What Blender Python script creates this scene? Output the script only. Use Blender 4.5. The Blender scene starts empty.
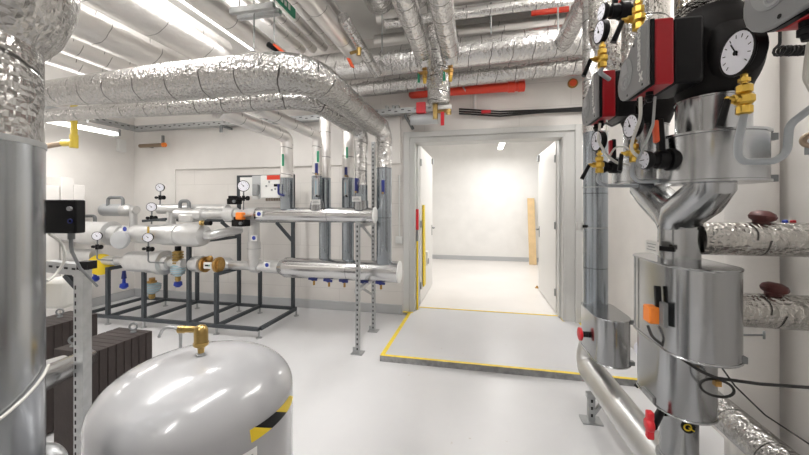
import bpy, math, random
from mathutils import Vector, Matrix
random.seed(7)
sc = bpy.context.scene
C = sc.collection
PI = math.pi
# ------------------------------------------------------------------ camera model
FPX, HY, EYE = 340.0, 207.0, 1.5
YAW = math.atan((478.0 - 404.5) / FPX)
FW = Vector((-math.sin(YAW), math.cos(YAW), 0)); RT = Vector((math.cos(YAW), math.sin(YAW), 0))
def ray(x, y): return FW + RT * ((x - 404.5) / FPX) + Vector((0, 0, -(y - HY) / FPX))
def on_y(x, y, Y): r = ray(x, y); return r * (Y / r.y) + Vector((0, 0, EYE))
def on_x(x, y, X): r = ray(x, y); return r * (X / r.x) + Vector((0, 0, EYE))
def on_z(x, y, z): r = ray(x, y); return r * ((z - EYE) / r.z) + Vector((0, 0, EYE))
def on_d(x, y, d): return ray(x, y) * d + Vector((0, 0, EYE))
cam = bpy.data.cameras.new('camera'); co = bpy.data.objects.new('camera', cam); C.objects.link(co)
co.location = (0, 0, EYE); co.rotation_euler = (PI / 2, 0, YAW)
cam.sensor_width = 36; cam.lens = FPX / 809 * 36; cam.shift_y = -(227.5 - HY) / 809; cam.clip_start = 0.02
sc.camera = co
# ------------------------------------------------------------------ materials
def new_mat(name):
    m = bpy.data.materials.new(name); m.use_nodes = True
    nt = m.node_tree; return m, nt, nt.nodes['Principled BSDF']
def rgb(*c): return (c[0], c[1], c[2], 1)
def basic(name, col, rough=.5, metal=0, noise=0, nscale=8, bump=0, bscale=60, emit=0, coat=0, spec=None):
    m, nt, b = new_mat(name); N = nt.nodes; L = nt.links
    b.inputs['Base Color'].default_value = rgb(*col); b.inputs['Roughness'].default_value = rough; b.inputs['Metallic'].default_value = metal
    if coat: b.inputs['Coat Weight'].default_value = coat; b.inputs['Coat Roughness'].default_value = .1
    if spec is not None: b.inputs['Specular IOR Level'].default_value = spec
    if emit: b.inputs['Emission Color'].default_value = rgb(*col); b.inputs['Emission Strength'].default_value = emit
    tc = N.new('ShaderNodeTexCoord')
    if noise:
        n = N.new('ShaderNodeTexNoise'); n.inputs['Scale'].default_value = nscale; n.inputs['Detail'].default_value = 5
        L.new(tc.outputs['Object'], n.inputs['Vector'])
        r = N.new('ShaderNodeMapRange'); r.inputs[1].default_value = .3; r.inputs[2].default_value = .7; r.inputs[3].default_value = 1 - noise; r.inputs[4].default_value = 1 + noise * .5
        L.new(n.outputs['Fac'], r.inputs[0])
        x = N.new('ShaderNodeVectorMath'); x.operation = 'SCALE'; x.inputs[0].default_value = col; L.new(r.outputs[0], x.inputs['Scale'])
        L.new(x.outputs[0], b.inputs['Base Color'])
    if bump:
        n = N.new('ShaderNodeTexNoise'); n.inputs['Scale'].default_value = bscale; n.inputs['Detail'].default_value = 4
        L.new(tc.outputs['Object'], n.inputs['Vector'])
        bp = N.new('ShaderNodeBump'); bp.inputs['Strength'].default_value = bump; bp.inputs['Distance'].default_value = .01
        L.new(n.outputs['Fac'], bp.inputs['Height']); L.new(bp.outputs[0], b.inputs['Normal'])
    return m
def foil(name, col, rough, bump, seam, vscale=28, dark=.25):
    """crinkled aluminium foil lagging: crease cells, wrinkles and binding wire every `seam` metres of pipe"""
    m, nt, b = new_mat(name); N = nt.nodes; L = nt.links
    b.inputs['Metallic'].default_value = 1; b.inputs['Roughness'].default_value = rough
    tc = N.new('ShaderNodeTexCoord')
    n1 = N.new('ShaderNodeTexNoise'); n1.inputs['Scale'].default_value = 9; n1.inputs['Detail'].default_value = 6; n1.inputs['Distortion'].default_value = 1.2
    v = N.new('ShaderNodeTexVoronoi'); v.inputs['Scale'].default_value = vscale; v.distance = 'MANHATTAN'
    for n in (n1, v): L.new(tc.outputs['Object'], n.inputs['Vector'])
    ad = N.new('ShaderNodeMath'); ad.operation = 'ADD'; L.new(n1.outputs['Fac'], ad.inputs[0])
    mv = N.new('ShaderNodeMath'); mv.operation = 'MULTIPLY'; mv.inputs[1].default_value = .35; L.new(v.outputs['Distance'], mv.inputs[0]); L.new(mv.outputs[0], ad.inputs[1])
    sx = N.new('ShaderNodeSeparateXYZ'); L.new(tc.outputs['UV'], sx.inputs[0])
    n3 = N.new('ShaderNodeTexNoise'); n3.inputs['Scale'].default_value = 5; L.new(tc.outputs['Object'], n3.inputs['Vector'])
    w = N.new('ShaderNodeMath'); w.operation = 'MULTIPLY_ADD'; w.inputs[1].default_value = .07; L.new(n3.outputs['Fac'], w.inputs[0]); L.new(sx.outputs['Y'], w.inputs[2])
    sk = N.new('ShaderNodeMath'); sk.operation = 'MULTIPLY_ADD'; sk.inputs[1].default_value = .12; L.new(sx.outputs['X'], sk.inputs[0]); L.new(w.outputs[0], sk.inputs[2])
    md = N.new('ShaderNodeMath'); md.operation = 'PINGPONG'; md.inputs[1].default_value = seam / 2; L.new(sk.outputs[0], md.inputs[0])
    lt = N.new('ShaderNodeMapRange'); lt.inputs[1].default_value = .0015; lt.inputs[2].default_value = .005; L.new(md.outputs[0], lt.inputs[0])
    h = N.new('ShaderNodeMath'); h.operation = 'MULTIPLY_ADD'; h.inputs[1].default_value = .6; L.new(lt.outputs[0], h.inputs[0]); L.new(ad.outputs[0], h.inputs[2])
    bp = N.new('ShaderNodeBump'); bp.inputs['Strength'].default_value = bump; bp.inputs['Distance'].default_value = .02
    L.new(h.outputs[0], bp.inputs['Height']); L.new(bp.outputs[0], b.inputs['Normal'])
    mx = N.new('ShaderNodeMix'); mx.data_type = 'RGBA'; mx.inputs[6].default_value = rgb(*[c * dark for c in col]); mx.inputs[7].default_value = rgb(*col)
    L.new(lt.outputs[0], mx.inputs[0]); L.new(mx.outputs[2], b.inputs['Base Color'])
    return m
def sheet(name, col, rough, stretch=(3, 3, 40), seam=0):
    m, nt, b = new_mat(name); N = nt.nodes; L = nt.links
    b.inputs['Metallic'].default_value = 1
    tc = N.new('ShaderNodeTexCoord'); mp = N.new('ShaderNodeMapping'); mp.inputs['Scale'].default_value = stretch
    n = N.new('ShaderNodeTexNoise'); n.inputs['Scale'].default_value = 1; n.inputs['Detail'].default_value = 4
    L.new(tc.outputs['Object'], mp.inputs[0]); L.new(mp.outputs[0], n.inputs['Vector'])
    r = N.new('ShaderNodeMapRange'); r.inputs[3].default_value = rough * .75; r.inputs[4].default_value = rough * 1.3; L.new(n.outputs['Fac'], r.inputs[0]); L.new(r.outputs[0], b.inputs['Roughness'])
    r2 = N.new('ShaderNodeMapRange'); r2.inputs[3].default_value = .88; r2.inputs[4].default_value = 1.1; L.new(n.outputs['Fac'], r2.inputs[0])
    x = N.new('ShaderNodeVectorMath'); x.operation = 'SCALE'; x.inputs[0].default_value = col; L.new(r2.outputs[0], x.inputs['Scale'])
    out = x.outputs[0]
    if seam:
        sx = N.new('ShaderNodeSeparateXYZ'); L.new(tc.outputs['UV'], sx.inputs[0])
        md = N.new('ShaderNodeMath'); md.operation = 'PINGPONG'; md.inputs[1].default_value = seam / 2; L.new(sx.outputs['Y'], md.inputs[0])
        lt = N.new('ShaderNodeMapRange'); lt.inputs[1].default_value = .002; lt.inputs[2].default_value = .004; L.new(md.outputs[0], lt.inputs[0])
        mx = N.new('ShaderNodeMix'); mx.data_type = 'RGBA'; mx.inputs[6].default_value = rgb(*[c * .4 for c in col]); L.new(lt.outputs[0], mx.inputs[0]); L.new(out, mx.inputs[7]); out = mx.outputs[2]
    L.new(out, b.inputs['Base Color'])
    return m
def wall_mat(name, col, blocks=False):
    m, nt, b = new_mat(name); N = nt.nodes; L = nt.links
    b.inputs['Roughness'].default_value = .75
    tc = N.new('ShaderNodeTexCoord')
    n = N.new('ShaderNodeTexNoise'); n.inputs['Scale'].default_value = 3; n.inputs['Detail'].default_value = 6; L.new(tc.outputs['Object'], n.inputs['Vector'])
    r = N.new('ShaderNodeMapRange'); r.inputs[1].default_value = .3; r.inputs[2].default_value = .7; r.inputs[3].default_value = .95; r.inputs[4].default_value = 1.02; L.new(n.outputs['Fac'], r.inputs[0])
    x = N.new('ShaderNodeVectorMath'); x.operation = 'SCALE'; x.inputs[0].default_value = col; L.new(r.outputs[0], x.inputs['Scale'])
    out = x.outputs[0]
    n2 = N.new('ShaderNodeTexNoise'); n2.inputs['Scale'].default_value = 55; n2.inputs['Detail'].default_value = 4; L.new(tc.outputs['Object'], n2.inputs['Vector'])
    bp = N.new('ShaderNodeBump'); bp.inputs['Strength'].default_value = .12; bp.inputs['Distance'].default_value = .01; L.new(n2.outputs['Fac'], bp.inputs['Height'])
    if blocks:
        mp = N.new('ShaderNodeMapping'); mp.inputs['Rotation'].default_value = (-PI / 2, 0, 0); mp.inputs['Location'].default_value = (0.1, 0, 0)
        L.new(tc.outputs['Object'], mp.inputs[0])
        br = N.new('ShaderNodeTexBrick'); br.inputs['Scale'].default_value = 1; br.inputs['Brick Width'].default_value = 1.25; br.inputs['Row Height'].default_value = .31; br.inputs['Mortar Size'].default_value = .004; br.inputs['Mortar Smooth'].default_value = .2
        L.new(mp.outputs[0], br.inputs['Vector'])
        mx = N.new('ShaderNodeMix'); mx.data_type = 'RGBA'; mx.inputs[7].default_value = rgb(*[c * .86 for c in col]); L.new(br.outputs['Fac'], mx.inputs[0]); L.new(out, mx.inputs[6]); out = mx.outputs[2]
    L.new(bp.outputs[0], b.inputs['Normal']); L.new(out, b.inputs['Base Color'])
    return m
def floor_mat(name, col):
    m, nt, b = new_mat(name); N = nt.nodes; L = nt.links
    tc = N.new('ShaderNodeTexCoord')
    n = N.new('ShaderNodeTexNoise'); n.inputs['Scale'].default_value = 1.1; n.inputs['Detail'].default_value = 7; L.new(tc.outputs['Object'], n.inputs['Vector'])
    r = N.new('ShaderNodeMapRange'); r.inputs[1].default_value = .3; r.inputs[2].default_value = .7; r.inputs[3].default_value = .93; r.inputs[4].default_value = 1.03; L.new(n.outputs['Fac'], r.inputs[0])
    x = N.new('ShaderNodeVectorMath'); x.operation = 'SCALE'; x.inputs[0].default_value = col; L.new(r.outputs[0], x.inputs['Scale'])
    sp = N.new('ShaderNodeTexNoise'); sp.inputs['Scale'].default_value = 14; sp.inputs['Detail'].default_value = 3; L.new(tc.outputs['Object'], sp.inputs['Vector'])
    s2 = N.new('ShaderNodeMapRange'); s2.inputs[1].default_value = .72; s2.inputs[2].default_value = .78; L.new(sp.outputs['Fac'], s2.inputs[0])
    mx = N.new('ShaderNodeMix'); mx.data_type = 'RGBA'; L.new(s2.outputs[0], mx.inputs[0]); L.new(x.outputs[0], mx.inputs[6]); mx.inputs[7].default_value = rgb(col[0] * .78, col[1] * .72, col[2] * .65)
    L.new(mx.outputs[2], b.inputs['Base Color'])
    rr = N.new('ShaderNodeMapRange'); rr.inputs[3].default_value = .22; rr.inputs[4].default_value = .42; L.new(n.outputs['Fac'], rr.inputs[0]); L.new(rr.outputs[0], b.inputs['Roughness'])
    n2 = N.new('ShaderNodeTexNoise'); n2.inputs['Scale'].default_value = 25; n2.inputs['Detail'].default_value = 3; L.new(tc.outputs['Object'], n2.inputs['Vector'])
    bp = N.new('ShaderNodeBump'); bp.inputs['Strength'].default_value = .06; bp.inputs['Distance'].default_value = .01; L.new(n2.outputs['Fac'], bp.inputs['Height']); L.new(bp.outputs[0], b.inputs['Normal'])
    return m
M = dict(
    wall=wall_mat('white_wall_paint', (.80, .775, .745)), blocks=wall_mat('painted_block_wall', (.80, .77, .735), True),
    hallwall=wall_mat('hall_white_paint', (.86, .85, .83)),
    floor=floor_mat('grey_resin_floor', (.69, .69, .70)), hallfloor=floor_mat('hall_screed', (.80, .77, .74)),
    platform=floor_mat('platform_resin', (.62, .62, .635)),
    coving=basic('grey_coving', (.50, .51, .52), .5), ceiling=wall_mat('ceiling_paint', (.88, .87, .85)),
    frame=basic('door_frame_grey', (.56, .56, .545), .45), leaf=basic('door_leaf_paint', (.74, .73, .71), .4),
    foil=foil('aluminium_foil_lagging', (.66, .65, .64), .27, .5, .22), foil2=foil('crumpled_foil_lagging', (.46, .45, .435), .25, .75, .26, 48), foiln=foil('near_foil_wrap', (.50, .49, .475), .24, .32, .30, 60),
    foil3=foil('dark_reflection_foil', (.50, .485, .46), .26, .8, .26, 45),  # base darkened in place of the dark surroundings this foil would reflect
    foilw=foil('smooth_white_foil', (.90, .88, .86), .36, .18, .30, 18), foilc=foil('ceiling_foil_wrap', (.86, .84, .82), .34, .22, .55, 16),
    galv=sheet('galvanised_sheet', (.41, .42, .43), .20, (2.5, 2.5, 1.5)), galvx=sheet('polished_sheet', (.58, .58, .58), .2, (2, 3, 3), .9),
    galvb=sheet('blueish_sheet', (.37, .405, .44), .26, (3, 3, 1), seam=.55), galvp=sheet('large_pipe_sheet', (.37, .385, .40), .19, (2, 2, .4)),
    strut=basic('galvanised_strut', (.46, .47, .475), .42, .85, .12, 25), hole=basic('slot_shadow_black', (.02, .02, .022), .8),
    steel=basic('dark_grey_frame_steel', (.062, .070, .078), .5, .1, spec=.3), tank=basic('grey_tank_enamel', (.41, .412, .425), .2, 0, 0, bump=.015, bscale=30, coat=.5),
    brass=basic('brass', (.46, .32, .12), .3, 1, .15, 30), brassy=basic('yellow_brass', (.72, .48, .10), .28, 1, .1, 30), bronze=basic('cast_bronze', (.50, .30, .10), .4, .9, .2, 30),
    black=basic('black_plastic', (.008, .008, .009), .4, spec=.18), blackm=basic('matt_black_shell', (.010, .009, .009), .6, bump=.04, spec=.15), red=basic('red_paint', (.62, .02, .03), .35),
    redp=basic('pump_red', (.38, .004, .012), .35), redpipe=basic('sprinkler_red', (.72, .06, .03), .35), orange=basic('orange_plastic', (.95, .26, .03), .4), orangered=basic('orange_red_handle', (.85, .12, .04), .4),
    blue=basic('dark_blue_plastic', (.02, .03, .18), .4), bluem=basic('blue_valve', (.02, .05, .40), .35), green=basic('green_sign', (.02, .28, .15), .4),
    white=basic('white_plastic', (.82, .82, .80), .4), jacket=basic('white_foil_jacket', (.66, .66, .655), .3, .55, .08, 12, .22, 26), dial=basic('dial_white', (.86, .86, .93), .3),
    grey=basic('grey_plastic', (.34, .35, .355), .4), greyd=basic('mid_grey_rubber', (.20, .21, .215), .5), coverg=basic('pump_cover_grey', (.27, .275, .28), .4), coverl=basic('cover_icon_grey', (.42, .43, .44), .4),
    greytube=basic('grey_painted_tube', (.40, .43, .46), .3), greypipe=basic('grey_wrapped_pipe', (.52, .535, .55), .35, .3),
    floorpipe=sheet('floor_pipe_sheet', (.66, .66, .65), .34, (6, 6, 6)),
    yellow=basic('yellow_paint', (.85, .62, .02), .45), ygas=basic('gas_pipe_yellow', (.62, .46, .05), .4), tape=basic('yellow_tape', (.88, .66, .05), .5, noise=.15, nscale=20),
    edge=basic('platform_edge', (.33, .33, .33), .7, 0, .3, 20), brown=basic('dark_brown_foam', (.034, .024, .022), .7, 0, .15, 20, .15, 60), wood=basic('pine_board', (.72, .52, .28), .55, 0, .12, 6),
    cable=basic('black_cable', (.02, .02, .02), .45), cablew=basic('pale_grey_cable', (.62, .61, .57), .5), lamp=basic('lamp_diffuser', (1, .97, .93), .5, emit=6), lampb=basic('lamp_body_white', (.8, .8, .8), .4),
    glass=basic('pale_blue_tube', (.42, .60, .68), .15, .1), knob=basic('dark_red_cap', (.10, .022, .02), .5, noise=.3, nscale=40), copper=basic('old_copper', (.27, .20, .14), .5, .3),
)
# ------------------------------------------------------------------ mesh builder
def perp(t):
    a = Vector((0, 0, 1)) if abs(t.z) < .9 else Vector((1, 0, 0))
    u = t.cross(a).normalized(); return u, t.cross(u).normalized()
def fillet(pts, R, n=7):
    pts = [Vector(p) for p in pts]; out = [pts[0]]
    for i in range(1, len(pts) - 1):
        a, b, c = pts[i - 1], pts[i], pts[i + 1]
        d1 = (a - b); d2 = (c - b); l1, l2 = d1.length, d2.length; d1.normalize(); d2.normalize()
        ang = d1.angle(d2, 0)
        if ang > PI - .02: out.append(b); continue
        t = min(R / math.tan(ang / 2), l1 * .49, l2 * .49); r = t * math.tan(ang / 2)
        p0 = b + d1 * t; p1 = b + d2 * t; cen = b + (d1 + d2).normalized() * (r / math.sin(ang / 2))
        v0 = p0 - cen; v1 = p1 - cen; w = v0.angle(v1)
        for k in range(n + 1):
            s = k / n; out.append(cen + (v0 * math.sin((1 - s) * w) + v1 * math.sin(s * w)) / math.sin(w))
    out.append(pts[-1]); return out
class MB:
    def __init__(s): s.v = []; s.f = []; s.uv = []; s.m = []; s.mi = 0
    def face(s, idx, uv=None): s.f.append(idx); s.uv.append(uv); s.m.append(s.mi)
    def rings(s, cs, us, ws, rs, seg, cap=True, closed=False):
        base = len(s.v); acc = 0; L = []
        for i, c in enumerate(cs):
            if i: acc += max((c - cs[i - 1]).length, abs(rs[i] - rs[i - 1]))
            L.append(acc)
            for k in range(seg):
                a = 2 * PI * k / seg; s.v.append(c + us[i] * (math.cos(a) * rs[i]) + ws[i] * (math.sin(a) * rs[i]))
        n = len(cs); R = max(rs)
        for i in range(n if closed else n - 1):
            j = (i + 1) % n
            for k in range(seg):
                k2 = (k + 1) % seg; a0 = 2 * PI * R * k / seg; a1 = 2 * PI * R * (k + 1) / seg
                l1 = L[j] if j else acc + .01
                s.face((base + i * seg + k, base + j * seg + k, base + j * seg + k2, base + i * seg + k2), ((a0, L[i]), (a0, l1), (a1, l1), (a1, L[i])))
        if cap and not closed:
            s.face(tuple(base + k for k in range(seg))); s.face(tuple(base + (n - 1) * seg + k for k in reversed(range(seg))))
        return s
    def sweep(s, pts, r, seg=16, cap=True, closed=False):
        pts = [Vector(p) for p in pts]; n = len(pts); rs = [r] * n if not isinstance(r, (list, tuple)) else list(r)
        us = []; ws = []; u = None
        for i in range(n):
            if closed: t = pts[(i + 1) % n] - pts[i - 1]
            else: t = pts[min(i + 1, n - 1)] - pts[max(i - 1, 0)]
            t.normalize()
            if u is None: u, w = perp(t)
            else: u = (u - t * u.dot(t)).normalized(); w = t.cross(u).normalized()
            if i == 0: w = t.cross(u).normalized()
            us.append(u.copy()); ws.append(w.copy())
        return s.rings(pts, us, ws, rs, seg, cap, closed)
    def tube(s, pts, r, bend=.05, seg=14, n=7): return s.sweep(fillet(pts, bend, n), r, seg)
    def cyl(s, p0, p1, r0, r1=None, seg=20): return s.sweep([p0, p1], [r0, r0 if r1 is None else r1], seg)
    def lathe(s, o, axis, prof, seg=24):
        o = Vector(o); t = Vector(axis).normalized(); u, w = perp(t); w = t.cross(u)
        cs = [o + t * h for h, r in prof]; return s.rings(cs, [u] * len(cs), [w] * len(cs), [max(r, 1e-4) for h, r in prof], seg)
    def ball(s, c, r, seg=14): return s.lathe(c, (0, 0, 1), [(-r * math.cos(PI * i / 10), r * math.sin(PI * i / 10)) for i in range(11)], seg)
    def torus(s, c, axis, R, r, n=28, seg=8):
        c = Vector(c); u, w = perp(Vector(axis).normalized())
        return s.sweep([c + u * (R * math.cos(2 * PI * i / n)) + w * (R * math.sin(2 * PI * i / n)) for i in range(n)], r, seg, False, True)
    def hexa(s, p):
        b = len(s.v); s.v += [Vector(q) for q in p]
        for f in ((3, 2, 1, 0), (4, 5, 6, 7), (0, 1, 5, 4), (1, 2, 6, 5), (2, 3, 7, 6), (3, 0, 4, 7)): s.face(tuple(b + i for i in f))
        return s
    def box(s, c, d, ax=None, ay=None, az=None):
        c = Vector(c); ax = (Vector(ax) if ax is not None else Vector((1, 0, 0))) * (d[0] / 2); ay = (Vector(ay) if ay is not None else Vector((0, 1, 0))) * (d[1] / 2); az = (Vector(az) if az is not None else Vector((0, 0, 1))) * (d[2] / 2)
        return s.hexa([c - ax - ay - az, c + ax - ay - az, c + ax + ay - az, c - ax + ay - az, c - ax - ay + az, c + ax - ay + az, c + ax + ay + az, c - ax + ay + az])
    def span(s, a, b): return s.box([(a[i] + b[i]) / 2 for i in range(3)], [abs(b[i] - a[i]) for i in range(3)])
    def bar(s, p0, p1, w, h, up=(0, 0, 1)):
        p0, p1 = Vector(p0), Vector(p1); t = (p1 - p0).normalized(); up = Vector(up)
        if abs(t.dot(up)) > .95: up = Vector((0, 1, 0))
        x = t.cross(up).normalized(); z = x.cross(t)
        return s.box((p0 + p1) / 2, ((p1 - p0).length, w, h), t, x, z)
    def prism(s, poly, o, ax, ay, az):
        o, ax, ay, az = map(Vector, (o, ax, ay, az)); n = len(poly); b = len(s.v)
        for k in (0, 1):
            for (x, y) in poly: s.v.append(o + ax * x + ay * y + az * k)
        s.face(tuple(b + i for i in reversed(range(n)))); s.face(tuple(b + n + i for i in range(n)))
        for i in range(n): j = (i + 1) % n; s.face((b + i, b + j, b + n + j, b + n + i))
        return s
def mesh_of(mb, mats, off, bevel_name):
    me = bpy.data.meshes.new(bevel_name); me.from_pydata([v - off for v in mb.v], [], mb.f)
    for m in (mats if isinstance(mats, (list, tuple)) else [mats]): me.materials.append(M[m])
    if any(mb.m): me.polygons.foreach_set('material_index', mb.m)
    uvl = me.uv_layers.new(name='UVMap')
    for p, u in zip(me.polygons, mb.uv):
        if u:
            for li, c in zip(p.loop_indices, u): uvl.data[li].uv = c
    import bmesh
    bm = bmesh.new(); bm.from_mesh(me); bmesh.ops.recalc_face_normals(bm, faces=bm.faces); bm.to_mesh(me); bm.free()
    me.shade_smooth(); me.set_sharp_from_angle(angle=math.radians(38))
    return me
def bev(o, w):
    if w:
        b = o.modifiers.new('bevel', 'BEVEL'); b.width = w; b.segments = 2; b.limit_method = 'ANGLE'; b.angle_limit = math.radians(50)
class T:
    """a thing: an Empty at its base that parents its parts"""
    def __init__(s, name, loc, label, cat, group=None):
        s.o = bpy.data.objects.new(name, None); C.objects.link(s.o); s.loc = Vector(loc); s.o.location = s.loc
        s.o['label'] = label; s.o['category'] = cat; s.o.empty_display_size = .05
        if group: s.o['group'] = group
    def part(s, name, mb, mat, parent=None, label=None, bevel=0):
        o = bpy.data.objects.new(name, mesh_of(mb, mat, s.loc, name)); C.objects.link(o); o.parent = parent or s.o
        if label: o['label'] = label
        bev(o, bevel); return o
def single(name, mb, mat, label, cat, group=None, bevel=0):
    mn = [min(v[i] for v in mb.v) for i in range(3)]; mx = [max(v[i] for v in mb.v) for i in range(3)]
    off = Vector(((mn[0] + mx[0]) / 2, (mn[1] + mx[1]) / 2, mn[2]))
    o = bpy.data.objects.new(name, mesh_of(mb, mat, off, name)); C.objects.link(o); o.location = off
    o['label'] = label; o['category'] = cat
    if group: o['group'] = group
    bev(o, bevel); return o
def struct(name, mb, mat, parent=None, bevel=0):
    o = bpy.data.objects.new(name, mesh_of(mb, mat, Vector(), name)); C.objects.link(o)
    if parent: o.parent = parent
    else: o['kind'] = 'structure'
    bev(o, bevel); return o
def dup(t, delta, label):
    """copy of a thing with copies of its parts and sub-parts"""
    r = t.o.copy(); C.objects.link(r); r.location = t.o.location + Vector(delta); r['label'] = label
    for ch in list(t.o.children):
        c = ch.copy(); C.objects.link(c); c.parent = r
        for g in ch.children:
            d = g.copy(); C.objects.link(d); d.parent = c
    return r
def text_mb(txt, size, o, ax, ay, lift=.001):
    cu = bpy.data.curves.new('lettering', 'FONT'); cu.body = txt; cu.size = size; cu.extrude = lift; cu.offset = .012 * size
    ob = bpy.data.objects.new('lettering', cu); me = bpy.data.meshes.new_from_object(ob)
    ax, ay, o = Vector(ax), Vector(ay), Vector(o); az = ax.cross(ay); mb = MB()
    mb.v = [o + ax * v.co.x + ay * v.co.y + az * v.co.z for v in me.vertices]
    for p in me.polygons: mb.face(tuple(p.vertices))
    bpy.data.objects.remove(ob); bpy.data.curves.remove(cu); bpy.data.meshes.remove(me); return mb
V = Vector
# ================================================================== ROOM SHELL
XL, XR, YB, YF, ZC = -5.66, 1.56, -3.0, 4.65, 3.9
DX0, DX1, DZ = -0.875, 1.075, 2.41           # clear door opening
struct('floor', MB().span((XL - .2, YB - .2, -.15), (XR + .2, YF, 0)), 'floor')
struct('ceiling', MB().span((XL - .2, YB - .2, ZC), (XR + .2, YF + .2, ZC + .15)), 'ceiling')
struct('wall_left', MB().span((XL - .2, YB - .2, 0), (XL, YF, ZC)), 'wall')
struct('wall_right', MB().span((XR, YB - .2, 0), (XR + .2, YF, ZC)), 'wall')
struct('wall_front', MB().span((XL, YB - .2, 0), (XR, YB, ZC)), 'wall')
wb = MB().span((XL - .2, YF, 0), (DX0, YF + .22, ZC)).span((DX1, YF, 0), (XR + .2, YF + .22, ZC)).span((DX0, YF, DZ), (DX1, YF + .22, ZC))
struct('wall_back', wb, 'blocks')
zb = on_y(250, 168, YF).z
up = MB().span((on_y(176, 160, YF).x, YF - .035, zb), (-1.06, YF, 2.95))
struct('trim_1', up, 'wall', bevel=.006)
up = MB().span((XL, YF - .012, 0.12), (on_y(176, 160, YF).x, YF, 2.95)); struct('trim_2', up, 'wall')
struct('baseboard_back', MB().span((XL, YF - .025, 0), (-1.04, YF, .13)), 'coving', bevel=.008)
struct('baseboard_left', MB().span((XL, YB, 0), (XL + .025, YF - .03, .13)), 'coving', bevel=.008)
# hall beyond the door
HY0, HYF, HX0, HX1, HZ = YF, 9.45, -1.75, 2.3, 3.35
struct('floor_hall', MB().span((HX0 - .1, YF + .2, -.1), (HX1 + .1, HYF + .1, .06)), 'hallfloor')
struct('wall_hall_back', MB().span((HX0 - .1, HYF, 0), (HX1 + .1, HYF + .15, HZ)), 'hallwall')
struct('wall_hall_left', MB().span((HX0 - .15, YF + .22, 0), (HX0, HYF, HZ)), 'hallwall')
struct('wall_hall_right', MB().span((HX1, YF + .22, 0), (HX1 + .15, HYF, HZ)), 'hallwall')
struct('ceiling_hall', MB().span((HX0 - .1, YF + .22, HZ), (HX1 + .1, HYF + .1, HZ + .1)), 'ceiling')
struct('baseboard_hall', MB().span((HX0, HYF - .02, .06), (HX1, HYF, .17)), 'coving', bevel=.005)
# door frame
fr = MB()
for x0, x1 in ((DX0 - .135, DX0), (DX1, DX1 + .19)): fr.span((x0, YF - .02, .02), (x1, YF, DZ + .125))
fr.span((DX0, YF - .02, DZ), (DX1, YF, DZ + .125))
fr.span((DX0 - .135, YF - .05, .02), (DX0 - .05, YF - .02, DZ + .125)).span((DX1 + .115, YF - .05, .02), (DX1 + .19, YF - .02, DZ + .125)).span((DX0 - .05, YF - .05, DZ + .05), (DX1 + .115, YF - .02, DZ + .125))
for x0, x1 in ((DX0, DX0 + .025), (DX1 - .025, DX1)): fr.span((x0, YF - .03, .06), (x1, YF + .23, DZ))
fr.span((DX0, YF - .03, DZ - .025), (DX1, YF + .23, DZ))
fr.span((DX0 + .025, YF + .10, .06), (DX0 + .045, YF + .23, DZ - .025)).span((DX1 - .045, YF + .10, .06), (DX1 - .025, YF + .23, DZ - .025))
struct('door_1', fr, 'frame', bevel=.004)
for n, xa, s in ((2, DX0 + .05, 1), (3, DX1 - .05, -1)):
    y0, y1 = YF + .27, YF + .27 + 1.33
    d = struct('door_%d' % n, MB().span((xa - s * .05, y0, .075), (xa, y1, 2.40)), 'leaf', bevel=.004)
    h = MB()
    for sd in (1, -1):
        hx = xa if sd == s else xa - s * .05
        h.cyl((hx, y1 - .08, 1.12), (hx + sd * .05, y1 - .08, 1.12), .011).tube([(hx + sd * .05, y1 - .08, 1.12), (hx + sd * .05, y1 - .2, 1.12)], .010)
        h.span((hx, y1 - .1, .99), (hx + sd * .006, y1 - .06, 1.17))
    struct('door_handle', h, 'greyd', d)
    hg = MB()
    for z in (.35, 1.25, 2.15): hg.cyl((xa + s * .012, y0 - .012, z - .05), (xa + s * .012, y0 - .012, z + .05), .012, seg=10)
    struct('hinge', hg, 'strut', d)
    struct('door_closer', MB().span((xa, y1 - .12, 2.28), (xa + s * .03, y1 - .02, 2.38)), 'grey', d)
# raised entry platform with taped edges
PF = 3.18
pt = T('entry_platform', (.25, 3.9, 0), 'low grey raised platform in front of the double doorway', 'platform')
pt.part('slab', MB().span((-.92, PF + .012, 0), (XR - .02, YF + .2, .056)), 'platform')
pt.part('edge_strip', MB().span((-.925, PF, 0), (XR - .02, PF + .012, .056)).span((-.932, PF, 0), (-.92, YF - .04, .056)), 'edge')
tp = MB().span((-.932, PF, .0562), (XR - .02, PF + .035, .0585)).span((-.932, PF + .035, .0562), (-.89, YF - .09, .0585)).span((-1.01, YF - .10, .0562), (-.87, YF - .055, .0585))
tp.span((DX0 + .03, YF + .17, .0562), (DX1 - .03, YF + .20, .0605)).span((DX1 + .15, YF - .30, .0562), (DX1 + .19, YF - .055, .0585)).span((DX1 - .03, YF - .03, .0562), (DX1 - .005, YF + .2, .0585))
pt.part('tape', tp, 'tape', label='yellow edge tape')
# door stops, plank and clutter in the hall
for (px, py, w) in ((429, 283, 'left'), (537, 288, 'right')):
    p = on_z(px, py, .06)
    single('door_stop', MB().lathe((p.x, p.y, .06), (0, 0, 1), [(0, .035), (.01, .035), (.014, .02), (.035, .018), (.04, .01)]), 'bronze', 'small brown floor door stop at the foot of the %s door leaf' % w, 'door stop')
p = on_y(531, 200, 9.3)
single('wooden_plank', MB().hexa([(p.x - .09, 8.95, .06), (p.x + .085, 8.95, .06), (p.x + .085, 8.99, .06), (p.x - .09, 8.99, .06), (p.x - .08, 9.38, p.z + .05), (p.x + .095, 9.38, p.z + .05), (p.x + .095, 9.42, p.z + .05), (p.x - .08, 9.42, p.z + .05)]), 'wood', 'tall pine plank leaning on the far hall wall', 'plank', bevel=.004)
t = T('barrier_post', (-.86, YF + .14, .06), 'thin yellow barrier post with a red top at the left door jamb', 'barrier post')
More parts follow.
